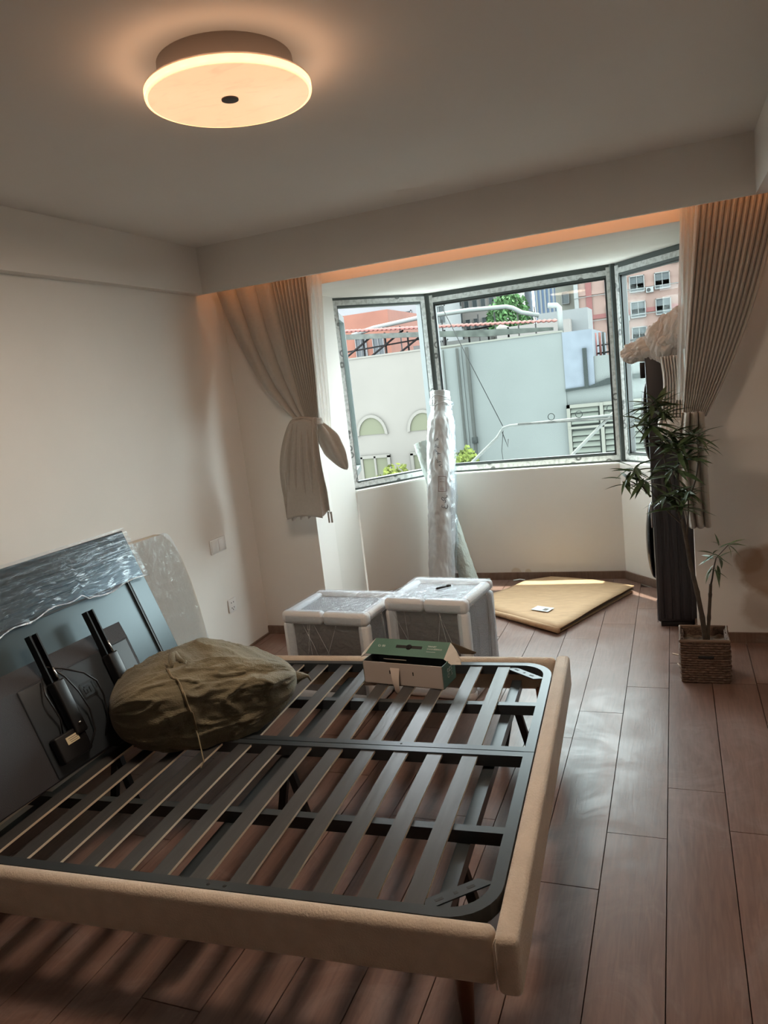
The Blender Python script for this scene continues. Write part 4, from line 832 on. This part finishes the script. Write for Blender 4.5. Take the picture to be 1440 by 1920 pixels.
for d, L_ in (((1, 0, .55), .085), ((1, -.1, .12), .085), ((.75, 0, -.6), .085), ((.35, 0, -.9), .07), ((.5, .3, .0), .05)):
    q = Vector(d).to_track_quat('Y', 'Z').to_matrix().to_4x4(); inst(lm2, 'leaf', pl, Pinv @ (Matrix.Translation((.205, 3.8, .665)) @ q @ Matrix.Scale(L_, 4)))
MB().tube([(.15, 3.8, .6), (.18, 3.8, .635), (.207, 3.8, .666)], .002, n=6).build('branch', M['trunk'], pl)
# ------------------------------------------------------------------ wall fittings, floor debris
def plate_(name, label, y0_, y1_, z0_, z1_, keys):
    t = thing(name, label, 'switch' if 'switch' in name else 'socket', (XL, (y0_+y1_)/2, z0_))
    MB().rbox(XL, XL+.009, y0_, y1_, z0_, z1_, r=.003, seg=2).build('face_plate', M['switch'], t)
    if keys == 2:
        n = 2
        for k in range(n): a = y0_+.008+(y1_-y0_-.01)*k/n; MB().rbox(XL+.008, XL+.012, a, a+(y1_-y0_)/n-.008, z0_+.008, z1_-.008, r=.0015, seg=1).build('rocker', M['switch'], t)
    else:
        sm = MB()
        for (dy, dz) in ((-.012, .018), (.012, .018), (-.012, -.016), (.012, -.016), (0, -.028)): sm.box(XL+.009, XL+.0095, (y0_+y1_)/2+dy-.003, (y0_+y1_)/2+dy+.003, (z0_+z1_)/2+dz-.004, (z0_+z1_)/2+dz+.004)
        sm.build('pin_slot', M['darkhole'], t)['kind'] = 'stuff'
plate_('wall_switch', 'white double wall switch plate on the left wall, above the socket', 3.735, 3.9, .695, .785, 2)
plate_('wall_socket', 'white power socket low on the left wall beside the wrapped headboard', 3.83, 3.915, .29, .375, 1)
for (a, b, lb_) in (((.0, 4.02), (-.075, 4.07), 'longer wood splinter on the floor in front of the black machine'), ((-.02, 3.86), (-.05, 3.93), 'shorter wood splinter on the floor left of the wicker basket')):
    tag(MB().add([(a[0], a[1], .001), (b[0], b[1], .001), (b[0]+.004, b[1]+.006, .001), (a[0]+.004, a[1]+.006, .001), (a[0], a[1], .005), (b[0], b[1], .004), (b[0]+.004, b[1]+.006, .004), (a[0]+.004, a[1]+.006, .005)], [(0, 1, 2, 3), (7, 6, 5, 4), (0, 4, 5, 1), (1, 5, 6, 2), (2, 6, 7, 3), (3, 7, 4, 0)]).build('wood_splinter', M['splinter']), lb_, 'debris', 'wood splinters on the floor')
def crumple(c, r, seed, sz=.5):
    def f(u, v): a, b = 2*pi*u, pi*v; d = Vector((sin(b)*cos(a), sin(b)*sin(a), cos(b))); k = 1+.6*noise.noise(d*2.5+Vector((seed, 0, 0)))+.25*noise.noise(d*7+Vector((seed, 0, 0))); return (c[0]+d.x*r*k, c[1]+d.y*r*k, max(.001, c[2]+d.z*r*sz*k))
    return f
tag(MB().grid(crumple((-1.35, 5.08, .03), .04, 3), 24, 18, sm=False).build('foil_scrap', M['teal']), 'crumpled teal foil scrap on the floor beside the right nightstand', 'scrap')
tag(MB().grid(crumple((-1.385, 4.95, .03), .055, 6, .45), 30, 20, sm=False).build('film_scrap', M['bub']), 'crumpled clear plastic scrap lying by the corner of the cardboard sheet', 'scrap')
tag(MB().tube([(-1.22, 5.5, .006), (-1.17, 5.505, .012), (-1.13, 5.5, .008)], .006, n=6).build('paper_scrap', M['foam']), 'thin white paper scrap at the foot of the bay wall', 'scrap')
# ================================================================== outside
gr = tag(MB().box(-120, 120, 7, 260, -9.2, -9).build('street_ground', E['ground']), kind='structure')
FX = 14.0
nb = thing('neighbour_building', 'cream and pale green rendered building facing the window, with drain pipes and arched windows', 'building', (-4, FX, -9))
N = lambda n, mb, m, p=nb: mb.build(n, m, p)
cw = N('cream_wall', MB().box(-12, -3.72, FX, FX+3, -9, 2.17), E['cream'])
gw = N('pale_green_wall', MB().box(-3.72, -1.84, FX, FX+3, -9, 2.17), E['green'])
N('render_strip', MB().box(-4.15, -3.72, FX-.03, FX, -9, 2.14), E['green'])
bw = N('blue_white_block', MB().prism([(-1.84, FX-.02), (-1.32, FX-.02), (-1.32, FX+3), (-1.84, FX+3)], 1.15, 2.16), E['blue'])
N('dark_gap', MB().box(-1.5, -1.43, FX-.06, FX-.02, 1.13, 1.84), E['seam'], bw)  # dark strip standing proud of the block's front
N('ragged_tar_edge', MB().add([(x, y, z) for y in (FX-.05, FX) for (x, z) in ((-1.84, 1.15), (-1.84, 1.1), (-1.6, 1.12), (-1.3, 1.13), (-.5, 1.22), (-.5, 1.3), (-1.1, 1.27), (-1.4, 1.17))], [tuple(range(8)), tuple(reversed(range(8, 16)))]+[(i, (i+1) % 8, 8+(i+1) % 8, 8+i) for i in range(8)]), E['seam'])
N('low_wall', MB().box(-1.32, 1.2, FX+.02, FX+3, -9, 1.68).box(-1.84, -1.32, FX+.02, FX+3, -9, 1.15), E['green'])
N('parapet_cap', MB().box(-12, -3.72, FX-.02, FX+.2, 2.17, 2.2).box(-3.72, -1.84, FX-.02, FX+.2, 2.17, 2.2), E['trim'])
for (xp, w) in ((-4.06, .012), (-3.79, .024), (-3.60, .034)):
    N('drain_pipe', MB().tube([(xp, FX-.07, -9), (xp, FX-.07, 2.12)], w, n=10), E['dark'])
N('pipe_joint', MB().tube([(-3.6, FX-.07, .3), (-3.6, FX-.07, .42)], .058, n=10), E['dark'])
for (x, z) in ((-4.42, 1.6), (-4.33, 1.6)): N('vent_hole', MB().tube([(x, FX-.035, z), (x, FX, z)], .028, n=12), E['seam'])
for xc in (-4.62, -5.72):
    aw = []; R_ = .34
    arc = [(xc+R_*cos(pi*k/16), .62+.42*sin(pi*k/16)) for k in range(17)]; arci = [(xc+(R_-.06)*cos(pi*k/16), .64+.34*sin(pi*k/16)) for k in range(17)]
    n = 17
    fr = MB(); P = arc+arci[::-1]; vs = [(x, y, z) for y in (FX-.05, FX) for x, z in P]; m_ = len(P); 
    fr.add(vs, [(i, i+1, m_-2-i, m_-1-i) for i in range(n-1)]+[(m_+m_-1-i, m_+m_-2-i, m_+i+1, m_+i) for i in range(n-1)]+[(i, (i+1) % m_, m_+(i+1) % m_, m_+i) for i in range(m_)])
    f_ = N('arched_window', fr, E['trim']); ga = MB(); ga.add([(x, FX-.02, z) for x, z in arci]+[(x, FX-.005, z) for x, z in arci], [tuple(range(n)), tuple(reversed(range(n, 2*n)))]+[(i, (i+1) % n, n+(i+1) % n, n+i) for i in range(n)]); N('pane', ga, E['glaz'], f_)
    f_ = N('window', MB().box(xc-.33, xc-.27, FX-.05, FX, -.9, .2).box(xc+.27, xc+.33, FX-.05, FX, -.9, .2).box(xc-.33, xc+.33, FX-.05, FX, .16, .22).box(xc-.02, xc+.02, FX-.05, FX, -.9, .2).box(xc-.33, xc+.33, FX-.05, FX, -.55, -.5), E['trim']); N('pane', MB().box(xc-.27, xc+.27, FX-.02, FX-.005, -.9, .18), E['glaz'], f_)
lv = N('louvred_window', MB().box(-1.84, -1.78, FX-.1, FX, -.15, .86).box(-1.84, -.3, FX-.1, FX, .8, .86).box(-1.84, -.3, FX-.1, FX, -.2, -.13).box(-1.26, -1.2, FX-.11, FX, -.15, .86).box(-1.84, -.3, FX-.11, FX, .42, .46), E['trim'])
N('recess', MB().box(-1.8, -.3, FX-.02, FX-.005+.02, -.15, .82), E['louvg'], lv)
lvm = MB().add([(0, -.06, 0), (.48, -.06, 0), (.48, 0, .075), (0, 0, .075), (0, -.075, .01), (.48, -.075, .01), (.48, -.015, .085), (0, -.015, .085)], [(0, 1, 2, 3), (7, 6, 5, 4), (0, 4, 5, 1), (1, 5, 6, 2), (2, 6, 7, 3), (3, 7, 4, 0)]).mesh('louvre_blade', E['louv'])
for k in range(9):
    for x in (-1.77, -1.19, -.7):
        if k == 5: continue
        inst(lvm, 'louvre_blade', lv, Matrix.Translation((x+4, 0-.015, -.13+.105*k+9)) if False else wmat(lv).inverted() @ Matrix.Translation((x, FX-.02, -.13+.105*k)))
# awning strip above the roof
aw = thing('corrugated_awning', 'rust-red corrugated awning strip above the neighbouring roof', 'awning', (-4, 14.6, -9))
AK = 14.6/13
def AP(x, z): return x*AK, (z-1.6)*AK+1.6
cs = MB()
def csf(u, v):
    x, z = AP(-6.3+4.5*u, 2.71-.38*u); return (x, 14.6+.5*v, z+.012*sin(2*pi*52*u)+.05*v)
cs.grid(csf, 420, 3).build('corrugated_sheet', E['awn'], aw, solid=.02)
AB = [AP(*p) for p in ((-6.3, 2.66), (-1.85, 2.23), (-1.85, 2.18), (-3, 2.22), (-4.4, 2.39), (-6.3, 2.56))]
MB().add([(x, y, z) for y in (14.62, 14.7) for (x, z) in AB], [tuple(range(6)), tuple(reversed(range(6, 12)))]+[(i, (i+1) % 6, 6+(i+1) % 6, 6+i) for i in range(6)]).build('awning_board', E['awn2'], aw)
for x in (-6.6, -6.1, -5.6, -5.1, -4.7, -4.3, -3.8, -3.4, -3.0): MB().tube([(x, 15, 2.18), (x, 15, 2.8-.09*(x+7))], .02, n=6).build('post', E['post'], aw)
for x in (-6.6, -5.95, -5.3): MB().tube([(x, 14.9, 2.2), (x+.8, 14.9, 2.66)], .022, n=6).build('brace', E['post'], aw)
MB().tube([(-6.9, 14.95, 2.36), (-3.3, 14.95, 2.5)], .018, n=6).build('rail', E['post'], aw)
wp = thing('roof_pipe', 'long white pipe run on thin posts above the far roof edge', 'pipe', (-5, 18, -9))
MB().tube([(-7.6, 18, 2.93), (-7, 18, 3.04), (-5.71, 18, 3.13), (-4.5, 18, 3.13), (-3.6, 18, 3.08), (-3.45, 18, 3.03), (-3.25, 18, 2.9), (-2.86, 18, 2.78)], .055, n=10).build('pipe', E['wpipe'], wp)
for x in (-6.3, -5.2, -4.3, -3.9, -3.35, -2.95): MB().tube([(x, 18, 1.0), (x, 18, 3.0)], .018, n=6).build('post', E['post'], wp)
v2 = thing('vent_pipe', 'white bent vent pipe rising from the corner of the roof', 'pipe', (-1.9, 14.3, 1))
MB().tube([(-1.88, 14.2, 2.175), (-1.88, 14.2, 2.62), (-1.92, 14.2, 2.66), (-2.08, 14.2, 2.68)], .05, n=10).build('pipe', E['wpipe'], v2)
rw = thing('roof_clutter', 'red and grey steel posts with a railing on the low roof at right', 'railing', (-1.1, 14.5, 1.2))
for x, m_ in ((-1.32, 'pinkred'), (-1.24, 'awn'), (-1.18, 'dark')): MB().tube([(x, 14.6, 1.5), (x, 14.6, 2.1)], .025, n=6).build('post', E[m_], rw)
MB().tube([(-1.36, 14.6, 1.72), (.4, 14.6, 1.8)], .02, n=6).tube([(-1.36, 14.6, 1.86), (.4, 14.6, 1.94)], .015, n=6).build('rail', E['post'], rw)
bb = thing('rooftop_structures', 'low grey rooftop walls between the neighbouring roof and the towers', 'building', (-5, 24, -9))
MB().box(-8, -5.4, 24, 26, -9, 2.75).build('wall', E['roof'], bb); MB().box(-5.2, -2.9, 24, 26, -9, 2.95).build('wall', E['beige'], bb); MB().box(-3.9, -2.4, 24.5, 26, -9, 3.25).build('wall', E['towerw'], bb); MB().tube([(-5.6, 25, 2.5), (-5.2, 25, 2.85), (-4.8, 25, 2.6)], .3, n=12).build('tank', E['cream'], bb)
# clothes drying frame outside the window
dr = thing('drying_frame', 'white outrigger pole frame with steel rings for drying clothes outside the bay', 'pole frame', (-1, 5.9, .5))
MB().tube([(-1.99, 5.74, .58), (-1.84, 6.1, .69), (-1.50, 6.6, 1.02), (-1.44, 6.6, 1.10), (-1.38, 6.6, 1.115), (-.4, 6.6, 1.13)], .014, n=10).build('arm', E['wpipe'], dr)
MB().tube([(-.97, 5.755, .58), (-.84, 6.6, .83), (-.4, 6.6, 1.23)], .014, n=10).build('arm', E['wpipe'], dr)
MB().tube([(-1.30, 6.58, 1.127), (-.42, 6.58, 1.10)], .009, n=8).build('hanging_pole', E['rust'], dr)
for x, z in ((-1.005, 1.165), (-.77, 1.165), (-.51, 1.19)):
    MB().tube([(x+.028*cos(a), 6.58, z+.028*sin(a)) for a in [2*pi*k/20 for k in range(20)]], .0035, n=6, closed=True).build('ring', E['dark'], dr)
MB().tube([(-1.95, 6.6, 2.36), (-1.69, 6.6, 1.72), (-1.44, 6.6, 1.12)], .004, n=5).build('guy_wire', E['wire'], dr)
MB().tube([(-1.46, 6.6, 1.1), (-1.43, 6.6, 1.0), (-1.41, 6.6, .93), (-1.4, 6.6, 1.0)], .004, n=5).tube([(-1.44, 6.6, 1.08), (-1.47, 6.61, .9), (-1.46, 6.61, .7)], .003, n=5).build('loose_string', E['wire'], dr)
# greenery
def crown(name, label, c, rx, rz, n, m, s, seed, trunk=None, cat='tree'):
    t = thing(name, label, cat, (c[0], c[1], -9)); r_ = random.Random(seed); mb = MB()
    for k in range(n):
        d = Vector((r_.gauss(0, 1), r_.gauss(0, 1), r_.gauss(0, 1))).normalized()*r_.uniform(.35, 1.05)**.5; bump_ = 1+.3*noise.noise(d*2+Vector((seed, 0, 0)))
        p = Vector((c[0]+d.x*rx*bump_, c[1]+d.y*rx*bump_, c[2]+d.z*rz*bump_)); a = Vector((r_.uniform(-1, 1), r_.uniform(-1, 1), r_.uniform(-1, 1))).normalized(); b = a.cross(Vector((r_.uniform(-1, 1), 1, r_.uniform(-1, 1)))).normalized(); ss = s*r_.uniform(.6, 1.3)
        mb.add([p-a*ss, p+b*ss*.5, p+a*ss, p-b*ss*.5], [(0, 1, 2, 3)])
    mb.build('foliage', m, t)['kind'] = 'stuff'
    MB().tube([(c[0], c[1], -9), (c[0], c[1], c[2]-rz*.3), (c[0]+rx*.1, c[1], c[2]+rz*.3)], [rx*.08, rx*.06, rx*.02], n=8).build('trunk', E['branch'], t)
    for k in range(5): a = r_.uniform(0, 6.28); MB().tube([(c[0], c[1], c[2]-rz*.4), (c[0]+rx*.6*cos(a), c[1]+rx*.4*sin(a), c[2]+rz*r_.uniform(-.1, .6))], [rx*.03, rx*.01], n=6).build('branch', E['branch'], t)
crown('street_tree', 'green tree rising between the beige tower and the sky', (-5.95, 30, 3.5), .8, 1.15, 2300, E['leafy'], .1, 4)
crown('lime_bush', 'yellow-green bush below the left bay window', (-5.05, 13.2, -.35), .36, .42, 700, E['bush'], .06, 6, cat='bush')
crown('lime_bush', 'yellow-green bush to the right of the wrapped roll, beyond the glass', (-3.55, 13.0, -.08), .26, .4, 600, E['bush'], .055, 8, cat='bush')
crown('lime_bush', 'low yellow-green bush between the roll and the drain pipes', (-4.2, 12.6, -.22), .2, .22, 450, E['bush'], .055, 9, cat='bush')
# distant buildings -----------------------------------------------------
def tower(name, label, x0, x1, y, d, ztop, m, wins=None, rz=0, bands=None):
    t = thing(name, label, 'building', (x0, y, -9), rz); MB().box(0, x1-x0, 0, d, 0, ztop+9).build('wall', m, t, world=False); return t
wcache = {}
def win_mesh(w, h, bars):
    k = (w, h, bars)
    if k not in wcache:
        mb = MB().box(0, w, -.05, -.0, 0, h, mi=1); f = .06*min(w, 2)
        mb.box(-f, 0, -.12, 0, -f, h+f).box(w, w+f, -.12, 0, -f, h+f).box(-f, w+f, -.12, 0, h, h+f).box(-f, w+f, -.16, 0, -f, 0)
        for b_ in range(1, bars): mb.box(w*b_/bars-f/3, w*b_/bars+f/3, -.1, 0, 0, h)
        wcache[k] = mb.mesh('window', [E['winf'], E['win']])
    return wcache[k]
acm = MB().box(0, .3, -.15, 0, 0, .22).mesh('ac', E['ac'])
acf = MB().tube([(.11, -.155, .11), (.11, -.16, .11)], .08, n=14, sm=False).mesh('fan', E['fan'])
def wins(t, nx, nz, x0, z0, dx, dz, w, h, bars=2, ac=None):
    r_ = random.Random(nx*7+nz)
    for i in range(nx):
        for j in range(nz):
            inst(win_mesh(w, h, bars), 'window', t, Matrix.Translation((x0+dx*i, 0, z0+9+dz*j)))
            if ac and (i+j) % ac == 0: a = inst(acm, 'ac_unit', t, Matrix.Translation((x0+dx*i+w+.08, 0, z0+9+dz*j-.12)) @ Matrix.Scale(1 if w < .7 else 2.4, 4)); inst(acf, 'fan_grille', a)
tb = tower('brick_block', 'orange brick block with pale windows at far left through the bay', -17.6, -14.62, 40, 6, 5.7, E['brick']); wins(tb, 2, 3, .9, -1.2, 1.05, 2.2, .6, 1.1)
tw = tower('white_apartment_block', 'white tiled apartment block with dark barred windows behind the brick block', -24, -15.2, 52, 6, 22, E['white']); wins(tw, 4, 8, .5, -4, 2.5, 2.35, 1.25, 1.15, 3, 2)
tbg = tower('beige_apartment_tower', 'beige apartment tower with many small windows and bays, left of the tree', -17.9, -12.6, 60, 12, 26, E['beige']); wins(tbg, 4, 10, 2.55, -2, .68, 1.75, .36, .95, 1)
for j in range(9): 
    m_ = MB().box(1.45, 2.3, -.7, 0, 7.3+1.75*j, 8.6+1.75*j); o = m_.build('bay_box', E['win'], tbg, world=False); MB().box(1.4, 2.35, -.78, 0, 7.1+1.75*j, 7.32+1.75*j).build('bay_slab', E['winf'], o, world=False)
tbg2 = tower('plain_gable_tower', 'plain pale gable wall tower seen behind the wire, left of the beige tower', -24, -17.95, 61, 12, 27, E['white'])
for j in range(6): MB().box(0, 6.05, -.06, 0, 8+2.9*j, 8.08+2.9*j).build('ledge', E['beige'], tbg2, world=False)
tg1 = tower('blue_glass_tower', 'blue glass office tower behind the tree', -33.5, -26.8, 150, 12, 40, E['glassb'])
for k in range(9): MB().box(.2+.75*k, .4+.75*k, -.15, 0, 0, 49).build('mullion', E['towerw'], tg1, world=False)
tg2 = tower('striped_glass_tower', 'tall blue-grey striped tower right of the sky gap', -24.4, -19.0, 150, 12, 42, E['glassb'])
for k in range(7): MB().box(.25+.8*k, .6+.8*k, -.2, 0, 0, 51).build('mullion', E['towerw'], tg2, world=False)
tg3 = tower('grey_residential_tower', 'pale grey residential tower with stacked balconies between glass tower and pink block', -19.1, -12.9, 120, 10, 38, E['towerw'])
tg3.matrix_basis = Matrix.Translation((-15.6, 119, -9))
for k in range(2):
    for j in range(14): MB().box(.5+2.6*k, 1.5+2.6*k, -.6, 0, 12+1.3*j, 12.8+1.3*j).build('balcony', E['winf'] if k else E['win'], tg3, world=False)
tp_ = tower('pink_apartment_block', 'pink apartment block with red bands and air conditioners seen through the right window', -3.95, 6, 35, 9, 11, E['pink'])
for j in range(8): MB().box(0, 9.95, -.05, 0, 9.25+1.05*j, 9.43+1.05*j).build('red_band' if False else 'band', E['pinkred'] if j % 2 else E['pink'], tp_, world=False)
MB().box(0, .18, -.1, 0, 0, 19.8).build('corner_pipe', E['winf'], tp_, world=False); MB().box(.5, .75, -.06, 0, 0, 19.8).build('red_stripe', E['pinkred'], tp_, world=False)
wins(tp_, 7, 8, 1.35, 1.1, 1.02, 1.07, .55, .62, 2, 2)
for j in range(6): MB().tube([(0, -.12, 9.1+1.07*j), (9.9, -.12, 9.2+1.07*j)], .015, n=5).build('cable_run', E['winf'], tp_, world=False)
tq = tower('pale_stair_tower', 'narrow cream stair tower at the left edge of the pink block', -4.9, -4.0, 36, 5, 11, E['cream']); wins(tq, 1, 9, .3, 1.1, 1, 1.07, .3, .5, 1)
